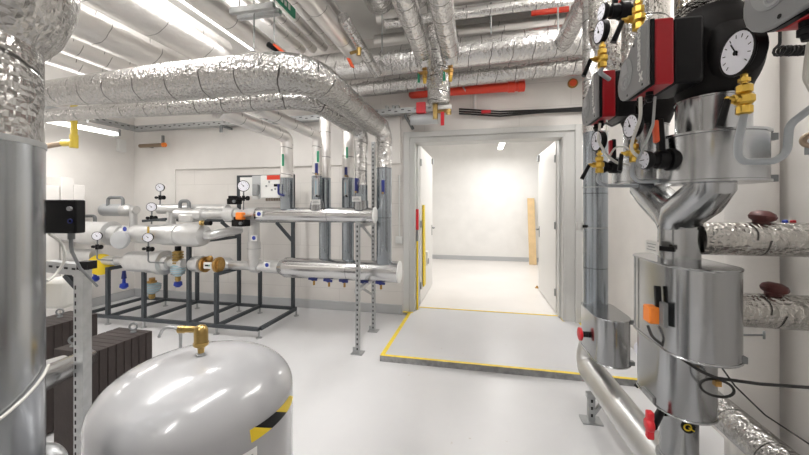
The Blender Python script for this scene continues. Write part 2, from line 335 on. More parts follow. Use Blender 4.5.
x, y = DX0 + .042, YF + .06
t.part('pole', MB().cyl((x, y, .06), (x, y, 1.02), .014, seg=10), 'yellow'); t.part('sleeve', MB().cyl((x, y, 1.02), (x, y, 1.18), .015, seg=10), 'greyd'); t.part('head', MB().span((x - .018, y - .02, 1.18), (x + .018, y + .02, 1.47)), 'red', bevel=.005)
single('yellow_board', MB().hexa([(DX0 + .062, YF + .42, .30), (DX0 + .082, YF + .42, .30), (DX0 + .082, YF + .60, .30), (DX0 + .062, YF + .60, .30), (DX0 + .055, YF + .42, 1.53), (DX0 + .075, YF + .42, 1.53), (DX0 + .075, YF + .55, 1.53), (DX0 + .055, YF + .55, 1.53)]), 'yellow', 'narrow yellow strip hung flat on the left door leaf', 'board', bevel=.003)
t = T('wall_box', (DX0 + .12, YF + .7, .55), 'small white box on the left door leaf below the handle', 'box')
t.part('case', MB().span((DX0 + .05, YF + .66, .58), (DX0 + .10, YF + .78, .80)), 'white', bevel=.006); t.part('cover', MB().span((DX0 + .10, YF + .675, .60), (DX0 + .105, YF + .765, .68)), 'greyd')
# ------------------------------------------------------------------ lamps
def batten(x, y0, y1, z, label, along='y', rods=True, hang=None):
    c = (y0 + y1) / 2
    t = T('ceiling_light', (x, c, z), label, 'light', 'fluorescent battens')
    t.part('housing', MB().span((x - .05, y0, z + .02), (x + .05, y1, z + .07)), 'lampb', bevel=.006)
    d = MB().span((x - .045, y0 + .02, z - .02), (x + .045, y1 - .02, z + .02)); t.part('diffuser', d, 'lamp', bevel=.012)
    t.part('end_cap', MB().span((x - .05, y1 - .02, z - .022), (x + .05, y1 + .01, z + .07)), 'grey')
    n = 3
    for i in range(n):
        yy = y0 + (y1 - y0) * (i + .5) / n; t.part('hanger', MB().span((x - .012, yy - .004, z + .07), (x + .012, yy + .004, hang or ZC)), 'strut')
    return t
batten(-2.57, .6, 3.55, 3.36, 'long bright tube light hung between the foil ceiling pipes')
batten(-4.97, 1.6, 3.83, 2.52, 'bright tube light near the far left wall behind the yellow pipe')
for i, (x, y) in enumerate(((-.6, -2.6), (-.6, .15), (-3.9, -1.6), (.95, 1.6))):  # unseen battens added to light the room
    batten(x, y, y + 1.6, 3.5, 'unseen tube light added high over the plant room')
hl = T('ceiling_light', (.62, 8.0, 2.9), 'short bright lamp hanging from the hall ceiling', 'light')
p = on_y(512, 144, 8.0)
hl.part('housing', MB().span((p.x - .28, 7.6, p.z + .03), (p.x - .16, 8.6, p.z + .09)), 'lampb', bevel=.01); hl.part('diffuser', MB().span((p.x - .275, 7.61, p.z - .02), (p.x - .165, 8.59, p.z + .03)), 'lamp', bevel=.01)
hl.part('hanger', MB().cyl((p.x - .22, 8.1, p.z + .08), (p.x - .22, 8.1, HZ), .008), 'strut')
def area(name, loc, sx, sy, power, rot=(0, 0, 0), col=(1, .98, .955)):
    l = bpy.data.lights.new(name, 'AREA'); l.shape = 'RECTANGLE'; l.size = sx; l.size_y = sy; l.energy = power * LP; l.color = col
    o = bpy.data.objects.new(name, l); C.objects.link(o); o.location = loc; o.rotation_euler = rot
LP = .66
area('lamp_light', (-2.57, 2.1, 3.32), .1, 2.9, 60)
area('lamp_light', (-4.97, 2.7, 2.485), .1, 2.2, 30)
for (x, y) in ((-.6, -1.8), (-.6, .95), (-3.9, -.8), (.95, 2.4)): area('lamp_light', (x, y, 3.46), .1, 1.6, 75)  # light of the added unseen battens
for (x, y, l_, z_) in ((-2.57, 2.1, 2.9, 3.445), (-4.97, 2.7, 2.2, 2.6), (-.6, -1.8, 1.6, 3.58), (-.6, .95, 1.6, 3.58), (-3.9, -.8, 1.6, 3.58), (.95, 2.4, 1.6, 3.58)): area('up_fill_light', (x, y, z_), .09, l_, 12 if x < -4.5 else 42, (PI, 0, 0))  # upward fill added over each batten to brighten the ceiling pipes
area('lamp_light', (p.x - .22, 8.1, p.z - .05), .1, 1.0, 42); area('lamp_light', (0.2, 6.3, 3.2), 1.6, .12, 66)  # hanging lamp, then the light of the added hall batten
batten(0.2, 5.6, 7.0, 3.25, 'unseen tube light added on the hall ceiling behind the doorway head', hang=HZ)  # added batten hidden by the door head, brightens the hall
w = bpy.data.worlds.new('world'); sc.world = w; w.use_nodes = True
w.node_tree.nodes['Background'].inputs[0].default_value = (1, .98, .95, 1); w.node_tree.nodes['Background'].inputs[1].default_value = .4
vs = sc.view_settings; vs.view_transform = 'Standard'; vs.look = 'None'; vs.exposure = 0.14; vs.gamma = 1.0; vs.use_curve_mapping = False
# ================================================================== OVERHEAD PIPES
def pipe(name, pts, r, mat, label, cat='pipe', group=None, bend=.12, seg=24, n=9):
    return single(name, MB().tube(pts, r, bend, seg, n), mat, label, cat, group)
# headers along the door wall
pipe('header_pipe', [(-2.9, 3.85, 3.16), (XR - .02, 3.85, 3.265)], .16, 'foil', 'thick foil-wrapped pipe crossing above the doorway, the upper of two')
pipe('header_pipe', [(-2.6, 4.33, 3.07), (XR - .02, 4.33, 3.19)], .125, 'foil', 'foil-wrapped pipe along the wall above the doorway, lower of two')
pipe('cross_pipe', [(-.95, 3.45, 3.42), (XR - .02, 3.45, 3.46)], .05, 'foil', 'thin foil pipe crossing above the two drained pipe ends')
pipe('cross_pipe', [(-.25, 3.6, 3.72), (XR - .02, 3.6, 3.72)], .10, 'foilc', 'foil pipe highest up near the top edge above the doorway')
pipe('cross_pipe', [(-1.3, 4.25, 3.63), (XR - .02, 4.25, 3.63)], .10, 'foilc', 'foil pipe between the thick header and the red ceiling pipe')
pipe('cross_pipe', [(-1.3, 4.45, 3.40), (XR - .02, 4.45, 3.40)], .085, 'foil', 'foil pipe half hidden behind the thick header over the doorway')
pipe('cross_pipe', [(-1.2, 4.0, 3.80), (XR - .02, 4.0, 3.80)], .085, 'foilc', 'foil pipe against the ceiling behind the highest one')
pipe('sprinkler_pipe', [(.55, 3.8, 3.55), (XR - .02, 3.8, 3.55)], .028, 'redpipe', 'thin red pipe high above the doorway at right', bend=.05)
# rows running towards the door wall
rows = [(-3.03, 3.32, .2, 3.5, 'foilc', 'fat foil duct left of the hanging tube light'), (-3.72, 3.3, .2, 3.7, 'foilc', 'second fat foil duct from the tube light'), (-4.3, 3.25, .12, 3.8, 'foilw', 'white foil pipe third left of the tube light'), (-4.72, 3.2, .1, 3.9, 'foilw', 'slim white pipe nearest the left wall under the ceiling'), (-2.2, 3.2, .1, 3.66, 'foilc', 'foil pipe just right of the hanging tube light')]
for x, z, r, ye, m, lb in rows: pipe('ceiling_pipe', [(x, -2.8, z), (x, ye, z)], r, m, lb, group='foil pipes under the ceiling')
wh = ['first', 'second', 'third', 'fourth', 'fifth', 'sixth']
for i in range(6):
    x = -2.32 + i * .16
    pipe('slim_pipe', [(x, -2.8, 3.62), (x, 4.2, 3.62)], .055, 'foilw', 'slim pale ceiling pipe, %s of the close row right of the hanging rail' % wh[i], group='close row of slim ceiling pipes', seg=14)
for i, (x, lb) in enumerate(((-.98, 'fat foil ceiling pipe left of the two drained pipes'), (-.62, 'fat foil ceiling pipe nearest the two drained pipes'))):
    pipe('ceiling_pipe', [(x, -2.8, 3.62), (x, 3.36 - i * .0, 3.62)], .15, 'foil', lb, group='foil pipes under the ceiling')
def ball_valve(t, base, axis, out, s=1.0, mat='brassy', lev='black', lev_dir=(0, 0, -1), length=.07):
    """in-line valve: body lathe along axis, a side bonnet and a lever, as parts of thing t"""
    b = V(base); a = V(axis).normalized(); o = V(out).normalized()
    bd = MB().lathe(b, a, [(0, .013 * s), (.004 * s, .017 * s), (.02 * s, .017 * s), (.022 * s, .013 * s), (.03 * s, .021 * s), (.045 * s, .021 * s), (.053 * s, .013 * s), (.055 * s, .017 * s), (.072 * s, .017 * s), (.075 * s, .012 * s)], 8)
    m = b + a * .0375 * s; bd.lathe(m, o, [(0, .012 * s), (.028 * s, .012 * s), (.03 * s, .008 * s), (.045 * s, .008 * s)], 8)
    vb = t.part('valve_body', bd, mat)
    k = m + o * .042 * s; ld = V(lev_dir).normalized()
    t.part('lever', MB().cyl(k, k + ld * length * s, .0075 * s, .009 * s, 10), lev)
    return b + a * .075 * s
def drained(x, z, lb):
    t = T('drained_pipe', (x, 2.5, z), lb, 'pipe', 'foil pipes ending in drain valves')
    t.part('pipe_body', MB().sweep([(x, -2.8, z), (x, 3.28, z), (x, 3.36, z - .03), (x, 3.40, z - .10)], [.09, .09, .088, .07], 22), 'foil')
    e = ball_valve(t, (x, 3.42, z - .10), (0, .05, -1), (-1, 0, 0), 1.5, 'bronze', 'green', (0, .2, -1), .06)
    t.part('cap', MB().cyl(e, e + V((0, 0, -.05)), .022, .016, 8), 'brassy')
drained(-.53, 3.02, 'foil pipe end with a green-lever drain valve, left of two'); drained(-.27, 3.02, 'foil pipe end with a green-lever drain valve, right of two')
# foil pipe ending in a red-lever vent valve
t = T('vented_pipe', (-1.34, 2, 3.2), 'long foil ceiling pipe ending in a red valve handle', 'pipe')
t.part('pipe_body', MB().tube([(-1.34, -2.8, 3.2), (-1.34, 3.62, 3.2)], .095, .1, 22), 'foilc')
t.part('drop', MB().sweep([(-1.2, 2.9, 3.22), (-1.16, 3.5, 3.1), (-1.1, 3.66, 2.98)], .055, 14), 'foil')
p = on_d(353, 58, 3.45); t.part('valve_body', MB().cyl(p + V((.06, 0, .02)), p + V((.07, -.01, .11)), .024, .028, 8).cyl(p + V((-.03, 0, .05)), p + V((.08, 0, .07)), .016, seg=8), 'brass')
t.part('lever', MB().bar(p + V((-.05, 0, -.0)), p + V((.02, -.06, -.12)), .035, .012), 'orangered')
t = T('lever_valve', on_d(276, 48, 2.6), 'red-orange lever valve sticking up over the foil pipe bend', 'valve')
p = on_d(279, 50, 2.6); t.part('valve_body', MB().cyl(p + V((-.09, 0, .05)), p + V((.02, 0, -.02)), .022, seg=10).cyl(p, p + V((0, 0, -.07)), .018, seg=10), 'black'); t.part('lever', MB().bar(p + V((-.02, -.02, .03)), p + V((.07, -.04, -.05)), .045, .015), 'orangered', bevel=.004)
# hanging rail with rods and exit sign
a, b = on_d(232, 12, 2.9), on_d(272, 4, 2.9)
z = (a.z + b.z) / 2; ya = 2.95
t = T('hanging_rail', (-1.6, 2.5, z), 'grey support rail hanging on thin rods under the ceiling', 'rail')
xa, xb = on_y(231, 12, 2.45).x, on_y(274, 5, 2.45).x; zr = on_y(252, 9, 2.45).z
t.part('channel', MB().span((xa, 2.43, zr - .02), (xb, 2.47, zr + .025)).span((xa, 2.52, zr - .02), (xb, 2.56, zr + .025)), 'strut')
for fx, dz in ((.1, ZC - .6), (.45, -.3), (.92, -.42)):
    xx = xa + (xb - xa) * fx; t.part('rod', MB().cyl((xx, 2.5, zr + .5), (xx, 2.5, zr + (dz if dz < 0 else 0)), .006, seg=8), 'strut')
p0, p1 = on_d(276, 1, 2.6), on_d(288, 15, 3.0)
t = T('exit_sign', (p0 + p1) / 2, 'green escape sign strip hanging under the slim ceiling pipes', 'sign')
xs, zs = (p0.x + p1.x) / 2, (p0.z + p1.z) / 2 + .06
t.part('panel', MB().span((xs - .008, p0.y - .3, zs - .04), (xs + .008, p1.y, zs + .04)), 'green')
g = MB()
for i in range(7): g.span((xs + .008, p1.y - .12 - i * .055, zs - .02), (xs + .0095, p1.y - .085 - i * .055, zs + (.02 if i % 2 else .03)))
t.part('marking', g, 'white'); t.part('hanger', MB().cyl((xs, p1.y - .1, zs + .07), (xs, p1.y - .1, ZC), .005, seg=8), 'strut')
# wall-side sprinkler pipe with elbow
t = T('sprinkler_pipe', (-.2, 4.5, 2.95), 'thick red sprinkler pipe on the wall under the foil headers', 'pipe')
p = on_y(417, 94, 4.5); q = on_y(512, 87, 4.5)
t.part('pipe_body', MB().cyl((p.x, 4.5, p.z), (q.x, 4.5, q.z), .056), 'redpipe')
t.part('elbow', MB().tube([(p.x + .05, 4.5, p.z), (p.x - .06, 4.5, p.z), (p.x - .08, 4.62, p.z + .04)], .058, .06), 'redpipe')
t.part('end_fitting', MB().lathe((q.x - .05, 4.5, q.z), (1, 0, 0), [(0, .066), (.08, .068), (.085, .058), (.12, .058), (.125, .068), (.2, .066), (.21, .03)]), 'redpipe')
t.part('band', MB().cyl((p.x + .62, 4.5, p.z), (p.x + .635, 4.5, p.z + .01), .06), 'strut')
# cable tray on the back wall and its turn onto the left wall
def tray(name, p0, p1, label, wdt=.12, hgt=.07):
    p0, p1 = V(p0), V(p1); d = (p1 - p0).normalized(); sd = d.cross(V((0, 0, 1)))
    t = T(name, (p0 + p1) / 2, label, 'cable tray')
    b = MB().bar(p0, p1, wdt, .004)
    for s in (-1, 1): b.bar(p0 + sd * s * wdt / 2 + V((0, 0, hgt / 2)), p1 + sd * s * wdt / 2 + V((0, 0, hgt / 2)), .004, hgt)
    h = b; b.mi = 1; L = (p1 - p0).length
    for s in (-1, 1):
        for k in range(int(L / .09)):
            c = p0 + d * (.05 + k * .09) + sd * s * (wdt / 2 + .0025) + V((0, 0, hgt * (.65 if k % 2 else .38)))
            h.box(c, (.04, .001, .012), d, sd, (0, 0, 1))
    t.part('channel', b, ['strut', 'hole']); return t
ty = 4.5
zt = on_y(260, 124, ty).z
t = tray('cable_tray', (-5.5, ty, zt), (on_y(352, 118, ty).x, ty, zt), 'perforated cable tray along the top of the back wall')
for px in (226, 300): 
    x = on_y(px, 130, ty).x; t.part('bracket', MB().bar((x, ty + .14, zt - .02), (x, ty - .1, zt - .02), .04, .03).bar((x, ty - .1, zt - .03), (x, ty - .1, zt - .12), .04, .03), 'greyd')
tray('cable_tray', (-5.45, 2.2, zt), (-5.45, ty - .08, zt), 'cable tray along the left wall above the tube light')
t = tray('cable_tray', (on_y(356, 115, ty).x, ty, on_y(390, 115, ty).z), (on_y(441, 112, ty).x, ty, on_y(390, 115, ty).z), 'short perforated tray on the wall over the left door corner')
x = on_y(407, 120, ty).x; t.part('bracket', MB().bar((x - .02, ty - .04, zt - .0), (x + .06, ty + .12, zt - .16), .03, .03), 'greyd')
b = MB()
for px in (386, 393, 397): x = on_y(px, 108, ty).x; b.span((x - .02, ty + .02, on_y(390, 111, ty).z), (x + .02, ty + .1, on_y(390, 105, ty).z))
t.part('clip', b, 'strut')
# foil stub, brass drain and cables above the door
p = on_y(439, 100, 3.6)
t = T('foil_drop', (p.x, 3.6, p.z), 'foil-wrapped vertical drop pipe with brass drain above the door', 'pipe')
t.part('lagging', MB().sweep([(p.x, 3.58, 3.6), (p.x, 3.58, on_y(438, 104, 3.58).z + .03), (p.x, 3.58, on_y(438, 105, 3.58).z)], [.125, .12, .10], 20), 'foil2')
pz = on_y(440, 106.5, 3.58)
bv = MB().cyl((pz.x - .05, 3.58, pz.z - .13), (pz.x - .05, 3.58, pz.z + .04), .026, .03, 8).cyl((pz.x - .06, 3.58, pz.z - .05), (pz.x + .1, 3.58, pz.z - .05), .02, seg=8).cyl((pz.x + .09, 3.58, pz.z - .09), (pz.x + .09, 3.58, pz.z), .028, seg=8)
t.part('valve_body', bv, 'brass'); t.part('lever', MB().bar((pz.x + .03, 3.54, pz.z - .07), (pz.x + .03, 3.54, pz.z - .21), .035, .012), 'red'); t.part('collar', MB().span((pz.x - .02, 3.55, pz.z - .035), (pz.x + .12, 3.61, pz.z + .005)), 'white', bevel=.006)
a, b = on_y(411, 120, 4.4), on_y(438, 119, 4.4)
single('drain_pipe', MB().cyl(a, (b.x, b.y, a.z), .07), 'greypipe', 'short pale horizontal pipe under the tray at the door corner', 'pipe')
p = on_y(421, 108, 4.36); single('red_tag', MB().box(p, (.12, .06, .14)), 'red', 'red square box on the tray over the left door corner', 'box', bevel=.005)
def cable(pts, r, mat, label, group=None, bend=.1): return single('cable', MB().tube(pts, r, bend, 8, 6), mat, label, 'cable', group)
pa, pb, pc = on_y(459, 109, 4.58), on_y(500, 113, 4.58), on_y(592, 107, 4.58)
for k in range(3): cable([pa + V((0, 0, -.03 * k)), pb + V((0, 0, .02 - .03 * k)), on_y(545, 110 + k, 4.58), pc + V((0, 0, -.02 * k))], .012, 'cable', ['top', 'middle', 'lowest'][k] + ' of three black cables sagging along the wall above the door', 'black cables above the door')
p = on_y(486, 112, 4.56); single('cable_tie', MB().box(p, (.12, .06, .035)), 'red', 'red band round the black cables above the door', 'band')
p = on_y(573, 83, YF - .02); t = T('wall_plug', p, 'orange round cap in the wall right of the red pipe', 'cap'); t.part('plate', MB().cyl((p.x, YF, p.z), (p.x, YF - .02, p.z), .06), 'bronze'); t.part('cap', MB().cyl((p.x, YF - .02, p.z), (p.x, YF - .035, p.z), .042), 'orangered')
p = on_y(475, 98, YF - .03); single('conduit', MB().cyl((p.x, YF - .03, p.z - .2), (p.x, YF - .03, p.z + .5), .018), 'white', 'white vertical conduit behind the red sprinkler pipe', 'conduit')
for i, (px, py0, py1, yy) in enumerate(((491, 0, 34, 3.7), (558, 8, 31, 3.6), (570, 8, 30, 3.6), (382, 40, 52, 3.6))):
    a, b = on_y(px, py0, yy), on_y(px, py1, yy); single('threaded_rod', MB().cyl((a.x, yy, ZC), (a.x, yy, b.z), .008, seg=8), 'strut', ['thin hanger rod above the door centre', 'left of two hanger rods by the thin red pipe', 'right of two hanger rods by the thin red pipe', 'hanger rod left of the drained pipes'][i], 'rod', 'hanger rods')
# big bent mains
ZP = 2.36; RY = 3.55; LY = 3.68
def main_pipe(y, x, yr, xr, r0, r1, rr, zend, zsplit, label, loc):
    t = T('riser_pipe', (xr, yr, zend), label, 'pipe', 'bent mains dropping to the manifold')
    path = fillet([(-5.6, y, ZP), (x, y, ZP), (x, yr - .25, ZP)], .26, 10)
    path = [path[0], V((-3.3, y, ZP)), V((-2.1, y, ZP))] + path[1:]
    rl = [r0 * .68, r0 * .7, r0] + [r0] * 6; rl += [r1 + (r0 - r1) * max(0, 1 - k / 5) for k in range(len(path) - len(rl))]
    t.part('lagging', MB().sweep(path, rl, 26), 'foil2')
    t.part('bend', MB().sweep(fillet([(x, yr - .3, ZP), (xr, yr, ZP), (xr, yr, ZP - .3)], .16, 8), [r1] * 2 + [rr + .01] * 8 + [rr], 24), 'foil')
    t.part('foil_drop', MB().cyl((xr, yr, zsplit), (xr, yr, ZP - .25), rr, seg=24), 'foil')
    t.part('steel_drop', MB().cyl((xr, yr, zend), (xr, yr, zsplit), rr + .004, seg=24), 'galvb', label='grey sheet-clad lower length'); return t
XR4, XR3, XR2, XR1 = on_y(384, 200, LY).x, on_y(361, 200, RY).x, on_y(317, 200, RY).x, on_y(287, 200, RY).x
zs = on_y(384, 168, LY).z
m4 = main_pipe(1.95, XR4 - .02, LY, XR4, .125, .11, .082, .83, zs, 'thick foil main bending off the left run, rightmost riser to the lower header', 0)
m3 = main_pipe(2.42, XR3 - .02, RY, XR3, .088, .095, .068, 1.47, on_y(361, 185, RY).z, 'foil main nested inside the thick one, riser with a white tag', 0)
def branch(xr, yr, rr, zend, zsplit, label):
    t = T('riser_pipe', (xr, yr, zend), label, 'pipe', 'bent mains dropping to the manifold')
    t.part('lagging', MB().sweep(fillet([(xr - .02, 2.5, ZP - .03), (xr, yr, ZP - .05), (xr, yr, zsplit)], .08, 8), rr, 22), 'foilw')
    t.part('steel_drop', MB().cyl((xr, yr, zend), (xr, yr, zsplit), rr + .004, seg=22), 'galvb', label='grey sheet-clad lower length'); return t
m1 = branch(XR1, RY, .07, 1.47, on_y(287, 178, RY).z, 'leftmost slim foil riser beside the white control cabinet')
m2 = branch(XR2, RY, .055, 1.47, on_y(317, 176, RY).z, 'slim foil riser second from the left with a white tag')
for px, lb in ((325, 'grey-clad return pipe close behind the second riser'), (348, 'grey-clad return pipe behind the tagged third riser')):
    x = on_y(px, 200, 3.74).x; t = T('return_pipe', (x, 3.74, .8), lb, 'pipe', 'return pipes behind the risers')
    zz = on_y(px, 178, 3.74).z
    t.part('lagging', MB().tube([(x, 3.74, zz), (x, 3.74, 2.6), (x, 4.63, 2.6)], .066, .1, 20), 'foilw'); t.part('steel_drop', MB().cyl((x, 3.74, .84), (x, 3.74, zz), .07), 'galvb', label='grey sheet-clad lower length')
# ================================================================== MANIFOLD STATION
def cap_lathe(r, L): return [(0, r * .8), (.004, r), (L - .004, r), (L, r * .8)]
def dirn(d): return V(d).normalized()
def gauge(pos, face, r, label, group=None, stem=None, valve=True, vdir=(-1, 0, 0), ldir=(0, 0, -1), mat='brassy', cat='gauge', name='pressure_gauge', s=1.0, dial='dial', down=(0, 0, -1), needle=.7):
    """round dial gauge facing `face`; stem goes `down` to a small lever valve"""
    pos = V(pos); f = dirn(face); t = T(name, pos, label, cat, group)
    u, w = perp(f); up = w if w.z > 0 else -w; u = up.cross(f)
    t.part('case', MB().lathe(pos - f * r * .55, f, [(0, r * .9), (r * .08, r), (r * .5, r), (r * .55, r * 1.06), (r * .62, r * 1.06), (r * .63, r * .95), (r * .60, r * .95)], 28), 'black' if dial == 'dial' else 'blackm')
    d = t.part('dial', MB().lathe(pos + f * r * .055, f, [(0, r * .95), (.0006, r * .95)], 28), 'dial')
    tk = MB()
    for i in range(11):
        a = math.radians(225 - 27 * i); q = u * math.cos(a) + up * math.sin(a); c = pos + f * (r * .055 + .0012)
        tk.box(c + q * r * .74, (r * .16, r * .035, .0006), q, f.cross(q), f)
    t.part('scale', tk, 'black', d)
    a = math.radians(90 + 60 * needle); q = u * math.cos(a) + up * math.sin(a); nd = MB()
    c = pos + f * (r * .055 + .002); nd.box(c + q * r * .22, (r * .75, r * .06, .0008), q, f.cross(q), f).cyl(c, c + f * .003, r * .11, seg=10)
    t.part('needle', nd, 'black', d)
    b = pos - f * r * .25 + V(down).normalized() * r * .95
    dn = V(down).normalized()
    if valve:
        t.part('stem', MB().lathe(b, dn, [(0, .007 * s), (.012 * s, .007 * s), (.013 * s, .012 * s), (.022 * s, .012 * s), (.023 * s, .007 * s), (.03 * s, .007 * s)], 6), mat)
        e = ball_valve(t, b + dn * .028 * s, dn, vdir, s, mat, 'black', ldir)
        if stem: t.part('siphon', MB().tube([e] + stem, .0085 * s, .04, 10), 'greytube' if mat == 'brassy' else 'black')
    elif stem: t.part('siphon', MB().tube([b] + stem, .0085 * s, .03, 10), 'greyd')
    return t
# --- steel rack
t = T('pipe_rack', (-3.5, 3.85, 0), 'dark grey steel tube rack under the manifold pipes', 'rack')
YN, YK = 3.45, 4.27; SW = .042
def post(x, y, z0, z1): 
    t.part('post', MB().span((x - SW / 2, y - SW / 2, z0), (x + SW / 2, y + SW / 2, z1)), 'steel', bevel=.003)
XE = on_y(259, 300, YN).x
t.part('rail', MB().span((-5.05, YN - SW / 2, .08), (XE, YN + SW / 2, .12)), 'steel', label='front rail', bevel=.003)
t.part('rail', MB().span((-5.05, YK - SW / 2, .08), (XE, YK + SW / 2, .12)), 'steel', label='rear rail', bevel=.003)
PX = [on_y(108, 290, YN).x, on_y(144, 300, YN).x, on_y(216.5, 300, YN).x]; PT = on_y(189, 300, YN).x
for x in PX + [PT, XE, -5.03]: t.part('rail', MB().span((x - SW / 2, YN + SW / 2, .08), (x + SW / 2, YK - SW / 2, .12)), 'steel', label='cross rail', bevel=.003)
ZL, ZT = .69, 1.05
for x in PX:
    post(x, YN, .12, ZL); post(x, YK, .12, ZL); t.part('beam', MB().span((x - SW / 2, YN - SW / 2, ZL), (x + SW / 2, YK + SW / 2, ZL + .04)), 'steel', bevel=.003)
post(PT, YN, .12, ZT); t.part('beam', MB().span((PT - SW / 2, YN - SW / 2, ZT), (PT + SW / 2, YK + SW / 2, ZT + .04)), 'steel', bevel=.003)
xb1 = on_y(239, 250, YK).x; xb2 = on_y(293, 250, YK).x
zt2 = on_y(265, 175, YK).z
post(xb1, YK, .12, zt2); post(xb2, YK, .12, zt2)
t.part('beam', MB().span((xb1, YK - SW / 2, zt2 - .04), (xb2, YK + SW / 2, zt2)), 'steel', bevel=.003)
zb2 = on_y(265, 221, YK).z
t.part('beam', MB().span((-4.9, YK - SW / 2, zb2 - .02), (xb2, YK + SW / 2, zb2 + .02)), 'steel', bevel=.003)
t.part('brace', MB().bar((on_y(277, 221, YK).x, YK - .01, zb2 - .02), (xb2, YK - .01, on_y(293, 241, YK).z), .035, .035), 'steel')
t.part('brace', MB().bar((on_y(222, 222, YK).x, YK - .01, zb2 - .02), (xb1, YK - .01, on_y(238, 236, YK).z), .035, .035), 'steel')
for x in (XE, PX[2], PX[1], PX[0], xb1): 
    for y in (YN, YK): t.part('foot', MB().lathe((x, y, 0), (0, 0, 1), [(0, .035), (.008, .035), (.01, .012), (.08, .012)], 12), 'strut')
# --- headers
xa = on_y(258, 215, RY).x; xe = on_y(374.5, 215, RY).x; ZU = on_y(330, 215, RY).z
t = T('header_pipe', (-1.8, RY, ZU), 'upper silver manifold header crossed by the tagged risers', 'pipe', 'manifold headers')
t.part('cladding', MB().cyl((xa, RY, ZU), (xe, RY, ZU), .085, seg=32), 'galvx'); t.part('end_cap', MB().lathe((xe, RY, ZU), (1, 0, 0), [(0, .088), (.012, .088), (.016, .08)], 32), 'white', label='white end cap')
xa2 = on_y(286, 268, LY).x; xe2 = on_y(399, 268, LY).x; ZLo = on_y(340, 269.5, LY).z
t = T('header_pipe', (-1.7, LY, ZLo), 'lower fat silver manifold header over the blue drain taps', 'pipe', 'manifold headers')
t.part('cladding', MB().lathe((xa2 - .1, LY, ZLo), (1, 0, 0), [(0, .07), (.1, .112), (.102, .118), (xe2 - xa2 + .1, .118)], 32), 'galvx'); t.part('end_cap', MB().lathe((xe2, LY, ZLo), (1, 0, 0), [(0, .121), (.012, .121), (.016, .11)], 32), 'white', label='white end cap')
# upper white line
def run(name, pts, label, mat='jacket', y=None, z=None, cat='pipe', group=None):
    """jacketed run along X: pts = (pixel x, radius)"""
    x0 = on_y(pts[0][0], 230, y).x; pr = [(on_y(px, 230, y).x - x0, r) for px, r in pts]
    return single(name, MB().lathe((x0, y, z), (1, 0, 0), pr, 26), mat, label, cat, group)
run('jacketed_pipe', [(176, .03), (176.3, .06), (196, .062), (197, .075), (204, .075), (205, .055), (226, .055), (226.5, .085), (236, .085), (236.5, .06), (246, .06), (246.5, .08), (255, .085), (258, .085)], 'white jacketed pipe run leading into the upper header', y=RY, z=ZU)
zz = on_y(168, 209, 3.75).z
t = T('jacketed_tee', (on_y(168, 209, 3.75).x, 3.75, zz), 'white jacketed tee below the tallest gauge', 'pipe')
x0, x1 = on_y(158, 209, 3.75).x, on_y(228, 209, 3.75).x
t.part('cladding', MB().lathe((x0, 3.75, zz), (1, 0, 0), [(0, .03), (.02, .065), (x1 - x0, .06)]), 'jacket'); xm = on_y(171, 215, 3.75).x
t.part('branch', MB().cyl((xm, 3.75, zz - .2), (xm, 3.75, zz), .055), 'jacket')
single('valve_jacket', MB().box((on_y(190, 217, 3.55).x, 3.55, on_y(190, 218, 3.55).z), (.20, .16, .10)), 'jacket', 'white boxy insulation jacket under the upper pipe by the brass fitting', 'jacket', bevel=.02)
# far grey pipe with loop handle
zz = on_y(110, 210, 4.05).z
t = T('far_header', (on_y(110, 210, 4.05).x, 4.05, zz), 'grey pipe by the left wall with a white rounded end', 'pipe')
x0, x1 = -5.5, on_y(124, 210, 4.05).x
t.part('cladding', MB().cyl((x0, 4.05, zz), (x1, 4.05, zz), .092, seg=26), 'greypipe'); t.part('end_jacket', MB().lathe((x1, 4.05, zz), (1, 0, 0), [(0, .095), (.06, .095), (.12, .075), (.14, .05), (.20, .05), (.2, .06), (.23, .06), (.23, .03)]), 'jacket')
t.part('drop', MB().tube([(x1 + .17, 4.05, zz), (x1 + .17, 4.05, zz - .35)], .05), 'jacket')
def loop(px0, px1, py0, py1, y, lb):
    a, b = on_y(px0, py1, y), on_y(px1, py1, y); zt_ = on_y(px0, py0, y).z
    single('loop_handle', MB().tube([a, (a.x, y, zt_), (b.x, y, zt_), b], .022, .05, 12), 'greyd', lb, 'handle', 'grey vent loops')
loop(108, 123, 197.5, 206, 4.0, 'grey bent loop standing on the far grey pipe'); loop(180, 189, 201, 208, 3.66, 'grey bent loop standing on the white pipe by the tallest gauge')
single('small_elbow', MB().tube([on_y(80, 216, 3.9), on_y(95, 216, 3.9), on_y(95, 224, 3.9)], .022, .04, 12), 'greyd', 'small grey bent pipe below the far grey pipe', 'pipe')
# mid line, large white jackets
MY = 3.45; ZM = on_y(140, 234, MY).z
run('jacketed_pipe', [(46, .12), (84, .12), (84.4, .148), (112, .148), (112.5, .155), (113, .10), (122, .10), (122.3, .075), (128, .06), (131, .07), (134, .105), (142, .115), (165, .118), (165.5, .13), (180, .13), (180.5, .12), (184, .12), (184.5, .14), (199, .14), (204, .12), (206, .07)], 'large white jacketed pipe, middle one of the three stacked runs', y=MY, z=ZM)
a = on_y(203, 234, MY); 
single('jacketed_branch', MB().sweep(fillet([(a.x - .02, MY, ZM), (a.x + .12, MY, ZM), (on_y(241, 229, 3.75).x, 3.75, on_y(241, 229, 3.75).z)], .1), .055, 18), 'jacket', 'white pipe bending off the middle run towards the orange actuator', 'pipe')
single('grey_dish', MB().lathe((on_y(122, 240, 3.3).x, 3.3, on_y(122, 240, 3.3).z), (.3, -1, .1), [(0, .10), (.02, .11), (.05, .10), (.07, .02)]), 'greypipe', 'pale round end jacket with a blue sticker on the middle run', 'jacket')
